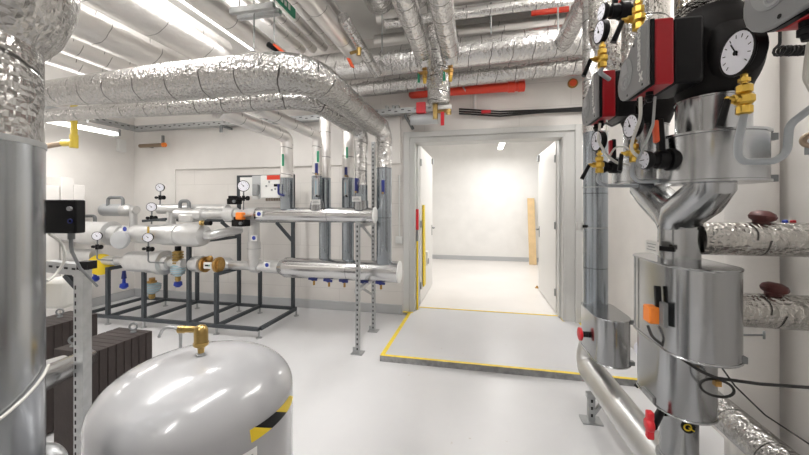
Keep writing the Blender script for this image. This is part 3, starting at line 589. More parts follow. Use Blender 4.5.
p = on_y(125, 229, 3.2); t = T('sticker', p, 'small white sticker with blue arrow on the round end jacket', 'sticker'); t.part('sheet', MB().box(p, (.09, .004, .08)), 'white'); t.part('arrow', MB().cyl(p + V((0, -.002, 0)), p + V((0, -.004, 0)), .028), 'bluem')
# lower line
QY = 3.5; ZQ = on_y(150, 262, QY).z
run('lower_pipe', [(46, .055), (72, .06), (72.5, .085), (96, .085), (96.3, .06)], 'pale jacketed pipe behind the yellow disc, lowest of three stacked runs', y=QY, z=on_y(80, 255, QY).z)
p = on_y(101.5, 264, QY - .02); single('yellow_disc', MB().lathe(p, (1, -.9, 0), [(0, .13), (.02, .135), (.05, .135), (.055, .12)]), 'yellow', 'yellow round disc at the end of the lowest pale pipe', 'disc')
run('jacketed_pipe', [(103, .06), (116, .06), (116.5, .045), (124, .045), (125, .07), (129, .08), (131, .125), (150, .135), (160, .135), (160.5, .15), (166, .15), (166.5, .10), (170, .09), (171, .055), (184, .055), (184.5, .03)], 'white jacketed pump body and pipe on the low frames', y=QY, z=ZQ)
t = T('flanged_valve', (on_y(205, 264, QY).x, QY, ZQ), 'valve with brass flanges and white label before the lower header', 'valve')
x0 = on_y(190, 264, QY).x; sc_ = (on_y(200, 264, QY).x - x0) / 10
t.part('jacket', MB().lathe((x0, QY, ZQ), (1, 0, 0), [(0, .055), (3 * sc_, .09), (12 * sc_, .10), (13 * sc_, .06), (14 * sc_, .06)]), 'jacket')
for k in (14, 27): t.part('flange', MB().lathe((x0 + k * sc_, QY, ZQ), (1, 0, 0), [(0, .09), (1.4 * sc_, .095), (2.2 * sc_, .095), (2.4 * sc_, .06), (3.6 * sc_, .06)]), 'bronze')
t.part('body', MB().cyl((x0 + 15 * sc_, QY, ZQ), (x0 + 28 * sc_, QY, ZQ), .045), 'bronze'); lb = t.part('label_plate', MB().span((x0 + 17.5 * sc_, QY - .065, ZQ - .04), (x0 + 25 * sc_, QY - .04, ZQ + .035)), 'white', bevel=.004)
t.part('mark', MB().span((x0 + 19 * sc_, QY - .0665, ZQ - .01), (x0 + 22.5 * sc_, QY - .065, ZQ + .008)), 'black', lb); t.part('mark', MB().span((x0 + 22.7 * sc_, QY - .0665, ZQ - .01), (x0 + 23.8 * sc_, QY - .065, ZQ + .008)), 'green', lb)
t.part('cap', MB().lathe((x0 + 20 * sc_, QY, ZQ + .045), (0, 0, 1), [(0, .03), (.03, .035), (.06, .02)]), 'bronze')
x0 = on_y(222, 264, LY - .09).x; y9 = LY - .09
z9 = on_y(240, 264, y9).z
run('jacketed_pipe', [(221, .04), (221.5, .085), (229, .09), (231, .055), (252, .055), (252.5, .08), (259, .082), (259.5, .06), (266, .06), (266.5, .075), (282, .08)], 'white jacketed pipe between the flanged valve and lower header', y=LY, z=ZLo)
x = on_y(256, 245, LY).x; t = T('jacketed_riser', (x, LY, ZLo), 'white jacketed vertical pipe linking upper and lower header runs', 'pipe')
t.part('cladding', MB().lathe((x, LY - .04, ZLo), (0, 0, 1), [(0, .06), (.10, .06), (.10, .075), (.30, .075), (.30, .066), (ZU - ZLo, .066)], 22), 'jacket'); t.part('band', MB().torus((x, LY - .04, ZLo + .22), (0, 0, 1), .076, .004), 'strut')
for px, py, y_, lb in ((267, 265, LY - .09, 'white sticker with blue mark on the pipe left of the lower header'), (254, 238, LY - .13, 'blue-marked sticker on the white vertical link pipe'), (259, 214, RY - .095, 'blue-marked sticker at the start of the upper header')):
    p = on_y(px, py, y_); t = T('sticker', p, lb, 'sticker', 'pipe stickers'); t.part('sheet', MB().box(p, (.085, .004, .07)), 'white'); t.part('arrow', MB().cyl(p + V((0, -.002, 0)), p + V((0, -.0045, 0)), .024, seg=16), 'bluem')
# riser labels, tags and blue handles
for i, (px, py, y_, lb) in enumerate(((316, 202, RY - .10, 'white tag at the foot of the second riser'), (356.5, 199, RY - .11, 'white tag at the foot of the third riser'))):
    p = on_y(px, py, y_); t = T('tag', p, lb, 'tag', 'riser tags'); t.part('plate', MB().box(p, (.10, .006, .055)), 'white'); t.part('print', MB().box(p + V((0, -.004, .008)), (.06, .001, .006)).box(p + V((0, -.004, -.008)), (.075, .001, .006)), 'grey')
    x = (XR2, XR3)[i]; single('saddle', MB().lathe((x, RY, ZU + .0), (0, 0, 1), [(.06, .082), (.10, .08), (.16, (.068, .078)[i])], 20), 'galv', 'flared sheet collar where the %s riser meets the upper header' % ('second', 'third')[i], 'collar', 'riser collars')
for px, y0, y1, yy, lb in ((316.5, 163, 175, RY - .075, 'second riser, above its tag'), (346, 167, 177, 3.60, 'pale return pipe left of the third riser'), (356, 178, 193, RY - .09, 'third riser, above its tag'), (383, 180, 194, LY - .10, 'rightmost riser')):
    a, b = on_y(px, y0, yy), on_y(px, y1, yy); t = T('lever_valve', b, 'dark blue lever handle on the ' + lb, 'handle', 'blue riser handles')
    t.part('lever', MB().bar(a, b, .035, .014), 'blue', bevel=.006); t.part('spindle', MB().cyl(b + V((0, .05, .012)), b + V((0, -.012, .012)), .012, seg=10), 'brass')
t = T('lever_valve', on_y(279, 196, RY - .1), 'bent dark blue lever handle beside the white control cabinet', 'handle', 'blue riser handles')
t.part('lever', MB().sweep(fillet([on_y(278.5, 184, RY - .1), on_y(278.5, 194, RY - .1), on_y(284, 195.5, RY - .1)], .03), .013, 10), 'blue')
for px, py0, py1, yy, lb in ((283, 154, 166, RY - .075, 'leftmost riser'), (318, 151, 162, RY - .06, 'second riser'), (347, 147, 158, 3.66, 'return pipe left of the third riser')):
    a, b = on_y(px, py0, yy), on_y(px, py1, yy); single('green_label', MB().span((a.x - .012, yy - .004, b.z), (a.x + .012, yy, a.z)), 'green', 'narrow green label on the ' + lb, 'label', 'green pipe labels')
for px, py0, py1, yy, lb in ((316.5, 178, 196, RY - .07, 'second riser'), (346, 180, 196, 3.66, 'return pipe left of the third riser')):
    a, b = on_y(px, py0, yy), on_y(px, py1, yy); t = T('thermometer', b, 'grey-blue tube thermometer on the ' + lb, 'thermometer', 'tube thermometers')
    t.part('backplate', MB().span((a.x - .022, yy - .012, b.z), (a.x + .022, yy, a.z)), 'greypipe'); t.part('tube', MB().cyl((a.x, yy - .016, b.z + .02), (a.x, yy - .016, a.z - .03), .006, seg=8), 'glass'); t.part('well', MB().cyl((a.x + .01, yy - .02, b.z), (a.x + .01, yy + .05, b.z), .012, seg=8), 'black')
# gauges on the station
for px, py, r, y_, lb, st in ((160, 187.5, .050, 3.7, 'round gauge standing highest on the white tee', (0, .18)), (151.5, 207, .052, 3.42, 'round gauge below left of the tallest one', (0, .16)), (97, 236, .050, 3.25, 'round gauge before the large white jacket, leftmost of all', (.0, .3)), (148, 237.5, .052, 3.25, 'round gauge over the low white pump body, on a bent pipe', (.0, .3)), (243.5, 186, .062, 3.5, 'round gauge standing left of the white control cabinet', (0, .22))):
    p = on_y(px, py, y_); bz = p.z - r * .95
    stem = [(p.x, y_ + .0, bz - st[1])] if st[1] < .25 else [(p.x, y_, bz - .24), (p.x + .17, y_ + .05, bz - .25)]
    t = gauge(p, (.55, -.85, 0) if px != 160 else (.35, -.9, 0), r, lb, 'black gauges on the manifold', stem, valve=False)
    z_ = bz - .085; t.part('tap', MB().cyl((p.x - .05, y_, z_), (p.x + .045, y_, z_), .012, seg=10).cyl((p.x + .045, y_, z_), (p.x + .065, y_, z_), .028, seg=10).cyl((p.x - .07, y_, z_), (p.x - .05, y_, z_), .018, seg=10).cyl((p.x, y_, z_ - .03), (p.x, y_, z_ + .03), .018, seg=10), 'black')
# brass cross vent on the middle run
p = on_y(156, 233, MY - .05)
t = T('vent_valve', p, 'yellow brass cross-shaped valve in front of the middle white run', 'valve')
t.part('body', MB().cyl(p + V((0, -.1, -.1)), p + V((0, -.1, .085)), .014, .011, 10).cyl(p + V((-.08, -.1, -.06)), p + V((.03, -.1, -.075)), .013, seg=10), 'brassy')
# actuators
for px, py, y_, w_, h_, d_, lb in ((234.5, 201.5, 3.62, .14, .07, .1, 'black actuator box on the upper white pipe below the control cabinet gauge'), (241, 223, 3.42, .16, .075, .12, 'black actuator box under the orange knob block')):
    p = on_y(px, py, y_); t = T('actuator', p, lb, 'actuator'); t.part('case', MB().box(p, (w_, d_, h_)), 'blackm', bevel=.008); t.part('cover', MB().box(p + V((-.02, 0, h_ / 2 + .015)), (w_ * .55, d_ * .8, .04)), 'black', bevel=.006); t.part('knob', MB().cyl(p + V((w_ * .3, -d_ / 2, 0)), p + V((w_ * .3, -d_ / 2 - .02, 0)), .018), 'greyd')
p = on_y(240.5, 216, 3.38); t = T('orange_actuator', p, 'bright orange block above the black actuator on the upper run', 'actuator'); t.part('case', MB().box(p, (.09, .07, .085)), 'orange', bevel=.014); t.part('spindle', MB().cyl(p + V((.045, 0, 0)), p + V((.12, .02, 0)), .012), 'copper')
p = on_y(205, 223, 3.4); t = T('brass_fitting', p, 'small brass fitting with black cap under the white boxy jacket', 'fitting'); t.part('body', MB().lathe(p - V((.07, 0, 0)), (1, 0, 0), [(0, .02), (.01, .032), (.04, .032), (.045, .022), (.08, .022)], 8), 'brass'); t.part('cap', MB().cyl(p + V((.01, 0, 0)), p + V((.08, 0, 0)), .028, seg=12), 'black')
single('black_rod', MB().bar(on_y(143, 221, 3.4), on_y(166, 219, 3.4), .03, .03), 'steel', 'short dark bar under the second gauge', 'bar')
# control cabinet
Yc = 4.2; a, b = on_y(264, 176, Yc), on_y(283, 198, Yc)
t = T('control_cabinet', ((a.x + b.x) / 2, Yc, b.z), 'white control cabinet with red label hung on the rack', 'cabinet')
t.part('body', MB().span((a.x, Yc - .08, b.z), (b.x, Yc + .04, a.z)), 'white', bevel=.008)
def on_face(px0, py0, px1, py1, dep, y0=Yc - .08): q0, q1 = on_y(px0, py0, y0), on_y(px1, py1, y0); return MB().span((q0.x, y0 - dep, q1.z), (q1.x, y0, q0.z))
t.part('red_label', on_face(267, 175.5, 280, 179.5, .004), 'redpipe'); t.part('display', on_face(274, 184, 280, 186.5, .005), 'black'); k = MB()
for px, py in ((266.5, 186), (269.5, 182), (272, 190), (275.5, 189)): q = on_y(px, py, Yc - .08); k.cyl(q, q + V((0, -.012, 0)), .011, seg=10)
t.part('buttons', k, 'greyd'); gl = MB()
for i in range(9): gl.cyl((a.x + .05 + i * .025, Yc - .02, b.z - .04), (a.x + .05 + i * .025, Yc - .02, b.z), .009, seg=8)
t.part('glands', gl, 'copper')
a, b = on_y(254, 176, Yc), on_y(263.5, 198, Yc)
t = T('tube_panel', ((a.x + b.x) / 2, Yc, b.z), 'clear panel with grey parts beside the white control cabinet', 'panel'); t.part('plate', MB().span((a.x, Yc - .04, b.z), (b.x, Yc, a.z)), 'greypipe'); t.part('device', MB().span((a.x + .04, Yc - .1, b.z + .03), (b.x - .03, Yc - .04, a.z - .12)), 'grey', bevel=.012); t.part('cover', MB().span((a.x + .02, Yc - .07, b.z - .02), (b.x - .03, Yc - .035, b.z + .06)), 'white', bevel=.01)
a, b = on_y(241, 177.5, Yc + .05), on_y(254, 196, Yc + .05)
single('back_plate', MB().span((a.x, Yc + .03, b.z), (b.x, Yc + .06, a.z)), 'white', 'white board behind the gauge left of the control cabinet', 'board')
# blue taps
for i, (px, py) in enumerate(((314, 278.5), (329, 280), (344.5, 280.5), (364.5, 281.5), (381, 282.5))):
    p = on_y(px, py, LY - .02); t = T('drain_tap', p, ('first', 'second', 'third', 'fourth', 'fifth')[i] + ' blue-handled drain tap from the left under the lower header', 'tap', 'blue drain taps')
    t.part('body', MB().cyl((p.x, p.y, p.z - .075), (p.x, p.y, p.z + .06), .013, seg=10), 'bronze'); t.part('handle', MB().bar((p.x - .055, p.y - .03, p.z + .005), (p.x + .055, p.y - .03, p.z - .005), .018, .028).cyl((p.x, p.y - .04, p.z), (p.x, p.y, p.z), .022, seg=10), 'blue', bevel=.004)
# coil and glassy valve parts hung under the frames
def strainer(px, py, y_, r, lb, top='bronze'):
    p = on_y(px, py, y_); t = T('strainer', p, lb, 'strainer')
    t.part('bowl', MB().lathe(p, (0, 0, -1), [(-.02, r * .5), (0, r * .9), (.03, r), (.07, r * .95), (.11, r * .6), (.13, r * .3)], 18), 'glass'); cl = MB()
    for k in range(4): cl.torus(p - V((0, 0, .01 + k * .028)), (0, 0, 1), r * (1.02 - .05 * k), .006, 20, 6)
    t.part('coil', cl, 'strut'); t.part('neck', MB().lathe(p, (0, 0, 1), [(.015, r * .55), (.04, r * .55), (.045, r * .35), (.08, r * .35)], 12), top); t.part('drain', MB().lathe(p, (0, 0, -1), [(.12, r * .35), (.17, r * .4), (.19, r * .25)], 10), 'brass'); return t
strainer(152, 284, 3.62, .10, 'pale blue coiled vessel hung below the white pump body'); 
t = strainer(178, 266, 3.5, .085, 'pale blue coiled vessel under the ribbed brass spool')
p = on_y(178, 260, 3.5); sp = MB()
for k in range(5): sp.lathe(p + V((0, 0, -.045 + .032 * k)), (0, 0, 1), [(0, .045), (.004, .062), (.022, .062), (.026, .045), (.032, .045)], 18)
t.part('spool', sp, 'brass'); t.part('cap', MB().cyl(p + V((0, 0, .115)), p + V((0, 0, .17)), .035), 'black')
for i, (px, py, lb) in enumerate(((124, 283, 'below the left low frame'), (178, 281, 'under the ribbed brass spool'), (95, 276, 'behind the strut post by the yellow disc'))):
    p = on_y(px, py, 3.6); t = T('drain_tap', p, 'bright blue hanging drain tap ' + lb, 'tap'); t.part('body', MB().lathe(p, (0, 0, -1), [(-.07, .018), (0, .02), (.01, .045), (.05, .05), (.075, .025)], 14), 'bluem'); t.part('neck', MB().cyl(p + V((0, 0, .06)), p + V((0, 0, .16)), .03, .02, 12), 'blue')
# perforated support stand for the headers
def holes(mb, x, y, z0, z1, face, st=.05, w=.014, hgt=.022, off=.021):
    mb.mi = 1; z = z0 + .05
    while z < z1 - .03:
        c = V((x, y, z)) + V(face) * off
        mb.box(c, (w if abs(face[1]) else .001, .001 if abs(face[1]) else w, hgt)); z += st
    mb.mi = 0
t = T('strut_stand', (-1.2, 3.6, 0), 'perforated galvanised stand carrying the two silver headers', 'stand')
for (x, y, z1) in ((-1.205, 3.31, on_y(357, 222, 3.31).z), (-1.235, 3.94, on_y(375, 142, 3.94).z)):
    b = MB().span((x - .02, y - .02, .01), (x + .02, y + .02, z1)); holes(b, x, y, 0, z1, (0, -1, 0)); t.part('post', b, ['strut', 'hole']); t.part('foot_plate', MB().span((x - .06, y - .05, 0), (x + .06, y + .05, .01)).bar((x - .04, y, .01), (x - .04, y, .06), .03, .006), 'strut')
for z in (ZU - .105, ZLo - .14): t.part('arm', MB().bar((-1.21, 3.29, z), (-1.235, 3.96, z), .04, .035), 'strut'); t.part('brace', MB().bar((-1.212, 3.45, z - .0), (-1.23, 3.92, z - .2), .02, .02), 'strut')
# wall items near the door
p = on_y(399, 240, YF - .03); t = T('wall_switch', p, 'small white wall switch left of the door frame', 'switch'); t.part('box_body', MB().box((p.x, YF - .02, p.z), (.10, .04, .10)), 'white', bevel=.008); t.part('rocker', MB().box((p.x, YF - .043, p.z), (.05, .008, .06)), 'white', bevel=.003)
t.part('conduit', MB().cyl((p.x, YF - .012, p.z + .05), (p.x, YF - .012, 1.95), .010, seg=8), 'white')
# far left corner
a = on_y(77, 112, 3.0); b = on_y(74, 147, 3.0)
t = T('gas_pipe', (a.x, 3.0, b.z), 'yellow pipe dropping from the ceiling by the left tube light', 'pipe')
t.part('pipe_body', MB().cyl((b.x, 3.0, b.z), (b.x, 3.0, on_y(74, 104, 3.0).z), .032), 'ygas'); t.part('tee', MB().cyl((b.x - .16, 3.0, b.z + .05), (b.x, 3.0, b.z + .05), .038).cyl((b.x, 3.0, b.z - .01), (b.x, 3.0, b.z + .14), .039), 'ygas'); t.part('side_pipe', MB().cyl((b.x - .55, 3.02, b.z + .02), (b.x - .15, 3.0, b.z + .05), .03), 'copper')
p = on_x(134, 148, XL + .02); single('socket_box', MB().box((XL + .03, 4.4, p.z), (.06, .12, .2)), 'white', 'small white socket box high in the far left corner', 'box', bevel=.006)
q = on_y(140, 146, 4.5); q2 = on_y(163, 145, 4.5); t = T('capped_stub', q, 'brown capped pipe stub under the corner of the cable trays', 'pipe'); t.part('pipe_body', MB().cyl(q, (q2.x, 4.5, q.z), .03), 'copper'); t.part('cap', MB().cyl((q2.x, 4.5, q.z), (q2.x + .04, 4.5, q.z), .036), 'orange'); t.part('bracket', MB().bar((q.x + .1, 4.5, q.z), (q.x + .1, 4.64, q.z), .03, .03).bar((q2.x, 4.5, q.z), (q2.x, 4.5, q.z + .15), .03, .03), 'greyd')
for i, (px0, px1, py, lb) in enumerate(((46, 60, 185.5, 'lower white boxed step against the left wall'), (61, 74, 177.5, 'tallest white boxed step against the left wall'), (74, 85, 185, 'far white boxed step against the left wall'))):
    xx = XL + .3; a, b = on_x(px0, py, xx), on_x(px1, py, xx)
    single('boxed_step', MB().span((XL, max(a.y, 0), 0), (xx, b.y - .004, (a.z + b.z) / 2)), 'wall', lb, 'boxing', 'white boxed steps', bevel=.004)
# ================================================================== LEFT FOREGROUND
def on_az(px, D):
    """ground point at horizontal distance D along the bearing of a picture column"""
    r = ray(px, HY); r.z = 0; r.normalize(); return r * D
# big vertical pipe with foil shoulder
bc = V((-math.sin(math.radians(55) + YAW), math.cos(math.radians(55) + YAW), 0)) * 1.15
t = T('large_pipe', (bc.x, bc.y, 0), 'large shiny sheet-clad vertical pipe at the left edge with a foil top', 'pipe')
t.part('cladding', MB().cyl((bc.x, bc.y, 0), (bc.x, bc.y, 1.635), .17, seg=48), 'galvp')
for z in (.02, 1.63): t.part('joint_bead', MB().cyl((bc.x, bc.y, z), (bc.x, bc.y, z + .012), .172, seg=48), 'strut')
t.part('foil_length', MB().cyl((bc.x, bc.y, 1.642), (bc.x, bc.y, 1.9), .168, seg=36), 'foiln')
sd = V((-RT.x, -RT.y, 0)) * .2
path = [(bc.x - .75 * RT.x, bc.y - .75 * RT.y, 2.02)] + fillet([(bc.x - .5 * RT.x, bc.y - .5 * RT.y, 2.02), (bc.x + .0, bc.y, 2.02), (bc.x + .0, bc.y, 2.6)], .27, 12) + [(bc.x, bc.y, ZC)]
el = MB().sweep(path, .235, 36); el.lathe((bc.x, bc.y, 2.02), (0, 0, -1), [(-.2, .23), (0, .232), (.08, .222), (.14, .20), (.185, .165)], 36)
t.part('foil_elbow', el, 'foiln')
# cable loop round the pipe
def around(r, z0, z1, a0, a1, n=14): return [V((bc.x + r * math.cos(a0 + (a1 - a0) * i / n), bc.y + r * math.sin(a0 + (a1 - a0) * i / n), z0 + (z1 - z0) * i / n)) for i in range(n + 1)]
ac = math.atan2(-bc.y, -bc.x)
# black controller box on the pipe with cables
cb = on_d(63.5, 216.5, .93)
t = T('controller_box', cb, 'black square controller box fixed beside the large vertical pipe', 'controller'); hw = 17.5 * .93 / FPX
t.part('case', MB().box(cb, (hw * 2, .03, hw * 1.9), RT, FW, (0, 0, 1)), 'black', bevel=.004)
fc = cb - FW * .0152
t.part('knob', MB().cyl(fc + RT * hw * .72 + V((0, 0, hw * .45)), fc + RT * hw * .72 + V((0, 0, hw * .45)) - FW * .006, .006, seg=12), 'grey', label='grey screw cap')
t.part('knob', MB().torus(fc + RT * hw * .72 - V((0, 0, hw * .25)) - FW * .002, FW, .0055, .0016, 16, 6), 'blue', label='blue ring')
t.part('indicator', MB().cyl(fc - RT * hw * .9 + V((0, 0, hw * .35)), fc - RT * hw * .9 + V((0, 0, hw * .35)) - FW * .003, .005, seg=10), 'orange')
t.part('gland', MB().cyl(cb + RT * hw * .45 - V((0, 0, hw * .95)), cb + RT * hw * .45 - V((0, 0, hw * 1.3)), .008, seg=10), 'greyd')
t.part('bracket', MB().box(cb - RT * (hw + .01) + FW * .02, (.04, .03, .06), RT, FW, (0, 0, 1)), 'strut')
single('cable', MB().sweep(fillet([on_d(71, 233, .93), on_d(71, 250, .95), on_d(80, 268, 1.15), on_d(97, 286, 1.5)], .1), .0045, 10), 'greyd', 'dark grey cable hanging from the black controller box to the right', 'cable')
single('cable', MB().sweep(fillet([on_d(49, 234, .95), on_d(62, 242, 1.0), on_d(67, 258, 1.0), on_d(55, 276, .98), on_d(47, 281, .92)], .08), .0035, 8), 'cablew', 'thin pale cable looping from the black controller box back to the large pipe', 'cable')
single('cable', MB().sweep(around(.176, 1.0, 1.145, ac - 1.0, ac + 1.25), .003, 8), 'cablew', 'thin cable wrapped round the large vertical pipe', 'cable')
# strut post with bracket arm
g0 = on_d(78.5, 300, 1.5); g0.z = 0; ztop = on_d(83, 275, 1.5).z
t = T('strut_post', g0, 'tall galvanised channel post standing in front of the dark ribbed blocks', 'post')
w_ = 9 * 1.5 / FPX; b = MB()
b.box((g0.x, g0.y, ztop / 2), (w_, .003, ztop), RT, FW, (0, 0, 1))
for s in (-1, 1): b.box(V((g0.x, g0.y, ztop / 2)) + RT * s * w_ / 2 + FW * .02, (.003, .042, ztop), RT, FW, (0, 0, 1))
b.mi = 1
z = .2
while z < ztop - .03: b.box(V((g0.x, g0.y, z)) - RT * (w_ / 2 - .008) - FW * .0022, (.006, .0012, .018), RT, FW, (0, 0, 1)); z += .035
t.part('channel', b, ['strut', 'hole']); t.part('foot_plate', MB().box((g0.x, g0.y, .006), (.16, .14, .012), RT, FW, (0, 0, 1)), 'strut')
a, c = on_d(44, 266.5, 1.5), on_d(84, 271, 1.5)
b = MB().bar(a + FW * .02, c + FW * .02, .04, .05); d = (c - a).normalized(); b.mi = 1
for k in range(5): b.box(a + d * (.03 + .034 * k) - FW * .001 + V((0, 0, .004)), (.016, .001, .009), d, FW, (0, 0, 1))
t.part('arm', b, ['strut', 'hole']); t.part('arm_end', MB().box(on_d(87, 265, 1.5), (.05, .045, .035), RT, FW, (0, 0, 1)), 'black')
t.part('brace', MB().bar(on_d(66, 275, 1.52), on_d(78, 288, 1.52), .02, .02), 'steel')
# pump part behind the arm
p = on_d(58, 292, 1.75); t = T('grey_actuator', p, 'pale grey valve motor with a yellow knob below the channel arm', 'actuator'); t.part('body', MB().box(p + RT * .02, (.15, .12, .15), RT, FW, V((.15, 0, 1)).normalized()), 'cablew', bevel=.02); t.part('knob', MB().cyl(p + RT * -.035 - FW * .06 + V((0, 0, .045)), p + RT * -.035 - FW * .10 + V((0, 0, .045)), .022), 'yellow'); t.part('collar', MB().cyl(p - RT * .075 - FW * .075 + V((0, 0, .045)), p - RT * .03 - FW * .075 + V((0, 0, .045)), .026), 'black')
# ribbed dark blocks
def block(P0, P1, P2, hz, label, eyes):
    """P0..P1 long edge nearest the room, P2 the far long edge start, on the top face"""
    P0, P1, P2 = V(P0), V(P1), V(P2); L = (P1 - P0); S = (P2 - P0); ln, sn = L.normalized(), S.normalized()
    t = T('ribbed_block', (P0 + P1) / 2 - V((0, 0, hz)), label, 'heat exchanger', 'dark ribbed blocks')
    t.part('core', MB().box((P0 + P1) / 2 + S / 2 - V((0, 0, hz / 2)), (L.length - .012, S.length - .012, hz - .004), ln, sn, (0, 0, 1)), 'brown')
    n = max(4, round(L.length / .042)); r = MB(); pw = L.length / n
    for i in range(n): r.box(P0 + ln * (pw * (i + .5)) + S / 2 - V((0, 0, hz / 2)), (pw - .005, S.length, hz), ln, sn, (0, 0, 1))
    t.part('ribs', r, 'brown', bevel=.003)
    for e in eyes:
        c = P0 + L * e[0] + S * e[1]; t.part('lifting_eye', MB().lathe(c, (0, 0, 1), [(0, .016), (.006, .016), (.008, .008), (.016, .008)], 10).torus(c + V((0, 0, .036)), sn * .6 + ln, .02, .0055, 20, 8), 'greyd')
    return t
zb_ = .72
A0 = on_z(90, 354, zb_); A1 = on_z(152.7, 330.5, zb_); A2 = on_z(53, 349, zb_)
Lx = V((-.0, 1, 0)); A1 = V((A0.x + (A1.x - A0.x), A1.y, zb_)); 
block(A0, A1, A0 + V((A2.x - A0.x, A2.y - A0.y, 0)), zb_ - .02, 'dark brown ribbed block nearest the grey tank, standing behind the channel post', ((.85, .33), (.15, .75)))
B1 = on_z(92, 312, zb_); dv = A1 - A0
B1 = on_z(98, 313, zb_); B0 = B1 - dv; 
block(B0, B1, B0 + V((A2.x - A0.x, A2.y - A0.y, 0)), zb_ - .02, 'dark brown ribbed block farther left, half hidden by the large pipe', ((.62, .6),))
p0, p1 = on_d(30, 390, 1.25), on_d(84, 364, 1.55)
for (q0, q1, r, lb) in ((on_d(14, 393, 1.22), on_d(86, 359, 1.80), .05, 'shiny silver pipe running from the large pipe to the ribbed block'), (on_d(30, 372, 1.45), on_d(62, 362, 1.66), .03, 'white-silver pipe just behind the shiny one at the ribbed block')):
    single('branch_pipe', MB().cyl(q0, q1, r, seg=24), 'galvx' if r > .04 else 'jacket', lb, 'pipe')
q = on_d(58, 452, 1.3); single('branch_pipe', MB().tube([q - RT * .1, q, q + V((0, 0, -.3))], .03, .04), 'strut', 'small bent pipe end low between the large pipe and the channel post', 'pipe')
# chrome gooseneck
p = on_d(180.5, 357, 1.95); t = T('gooseneck_pipe', (p.x, p.y, 0), 'thin grey gooseneck pipe rising behind the grey tank', 'pipe')
t.part('pipe_body', MB().sweep(fillet([(p.x, p.y, 0), (p.x, p.y, on_d(180, 327, 1.95).z), on_d(163, 327.5, 1.95), on_d(159, 337, 1.95)], .075, 9), .0085, 12), 'strut'); t.part('clamp', MB().box(p + V((0, 0, .03)), (.03, .03, .04)), 'greyd')
# expansion tank
tc = V((-math.sin(math.radians(30.9) + YAW), math.cos(math.radians(30.9) + YAW), 0)) * 1.37
RTK, ZSH, ZTP = .302, .845, .987
def dome(r): return ZSH + (ZTP - ZSH) * (max(0, 1 - (r / RTK) ** 2.7)) ** .5
prof = [(.06, RTK * .7), (.065, RTK * .96), (.12, RTK), (ZSH - .02, RTK), (ZSH, RTK)]
for i in range(1, 25):
    a = PI / 2 * i / 24; r = RTK * math.cos(a); prof.append((dome(r), r))
t = T('expansion_tank', (tc.x, tc.y, 0), 'big glossy grey domed tank in the foreground with a hazard band', 'tank')
t.part('shell', MB().lathe((tc.x, tc.y, 0), (0, 0, 1), prof, 72), 'tank')
t.part('skirt', MB().lathe((tc.x, tc.y, 0), (0, 0, 1), [(0, .2), (.07, .2)], 40), 'greyd')
def on_shell(az, z, lift):
    r = RTK + lift
    if z > ZSH: r = RTK * (max(0, 1 - ((z - ZSH) / (ZTP - ZSH)) ** 2)) ** (1 / 2.7) + lift
    return V((tc.x + r * math.cos(az), tc.y + r * math.sin(az), z))
to_cam = math.atan2(-tc.y, -tc.x)
def patch(mb, az0, az1, z0, z1, skew, lift, n=10, m=4):
    b = len(mb.v)
    for k in (0, 1):
        for j in range(m + 1):
            for i in range(n + 1):
                z = z0 + (z1 - z0) * j / m; a = az0 + (az1 - az0) * i / n + skew * (j / m - .5); mb.v.append(on_shell(a, z, lift * (k - .5) * 2 if k == 0 else lift))
    W = n + 1; S = (m + 1) * W
    for j in range(m):
        for i in range(n):
            q = b + j * W + i; mb.face((q, q + 1, q + 1 + W, q + W)); q += S; mb.face((q, q + W, q + 1 + W, q + 1))
    return mb
def band(mb, lo, hi, z0, z1, lift, n=12, m=4):
    b = len(mb.v); W = n + 1; S = (m + 1) * W
    for k in (-1, 1):
        for j in range(m + 1):
            f = j / m; a0 = lo[0] + (hi[0] - lo[0]) * f; a1 = lo[1] + (hi[1] - lo[1]) * f
            for i in range(n + 1): mb.v.append(on_shell(to_cam + math.radians(a0 + (a1 - a0) * i / n), z0 + (z1 - z0) * f, lift * k))
    for j in range(m):
        for i in range(n): q = b + j * W + i; mb.face((q, q + 1, q + 1 + W, q + W)); q += S; mb.face((q, q + W, q + 1 + W, q + 1))
    return mb
for lo, hi, cl in (((25, 39.5), (24, 27), 'yellow'), ((39.5, 55.5), (27, 43), 'black'), ((55.5, 74), (43, 61), 'yellow')): t.part('hazard_stripe', band(MB(), lo, hi, .802, .843, .0012), cl, label=cl + ' block of the hazard band')
lb = t.part('label_plate', patch(MB(), to_cam + math.radians(12), to_cam + math.radians(28.5), .66, .783, 0, .0012), 'white', label='white printed label'); pr = MB()
for k in range(5): patch(pr, to_cam + math.radians(14), to_cam + math.radians(26 - 3 * (k % 2)), .765 - k * .02, .768 - k * .02, 0, .0018, 6, 1)
t.part('print', pr, 'grey', lb)
# brass air vent
vp = V((tc.x, tc.y, ZTP - .004)); vd = -RT
t = T('air_vent', vp, 'brass air vent standing on top of the grey tank', 'air vent')
t.part('nut', MB().lathe(vp, (0, 0, 1), [(0, .016), (.008, .016), (.009, .012), (.014, .012)], 6), 'strut')
t.part('body', MB().lathe(vp, (0, 0, 1), [(.012, .010), (.03, .011), (.034, .015), (.038, .022), (.042, .0245), (.05, .0245), (.051, .022), (.088, .022), (.098, .020), (.106, .015), (.11, .006)], 24), 'brass')
c = vp + V((0, 0, .09)); t.part('spout', MB().tube([c, c + vd * .028 + V((0, 0, .004)), c + vd * .062 + V((0, 0, .004))], .011, .02, 14).lathe(c + vd * .056 + V((0, 0, .004)), vd, [(0, .013), (.02, .013), (.024, .009)], 10), 'brass')
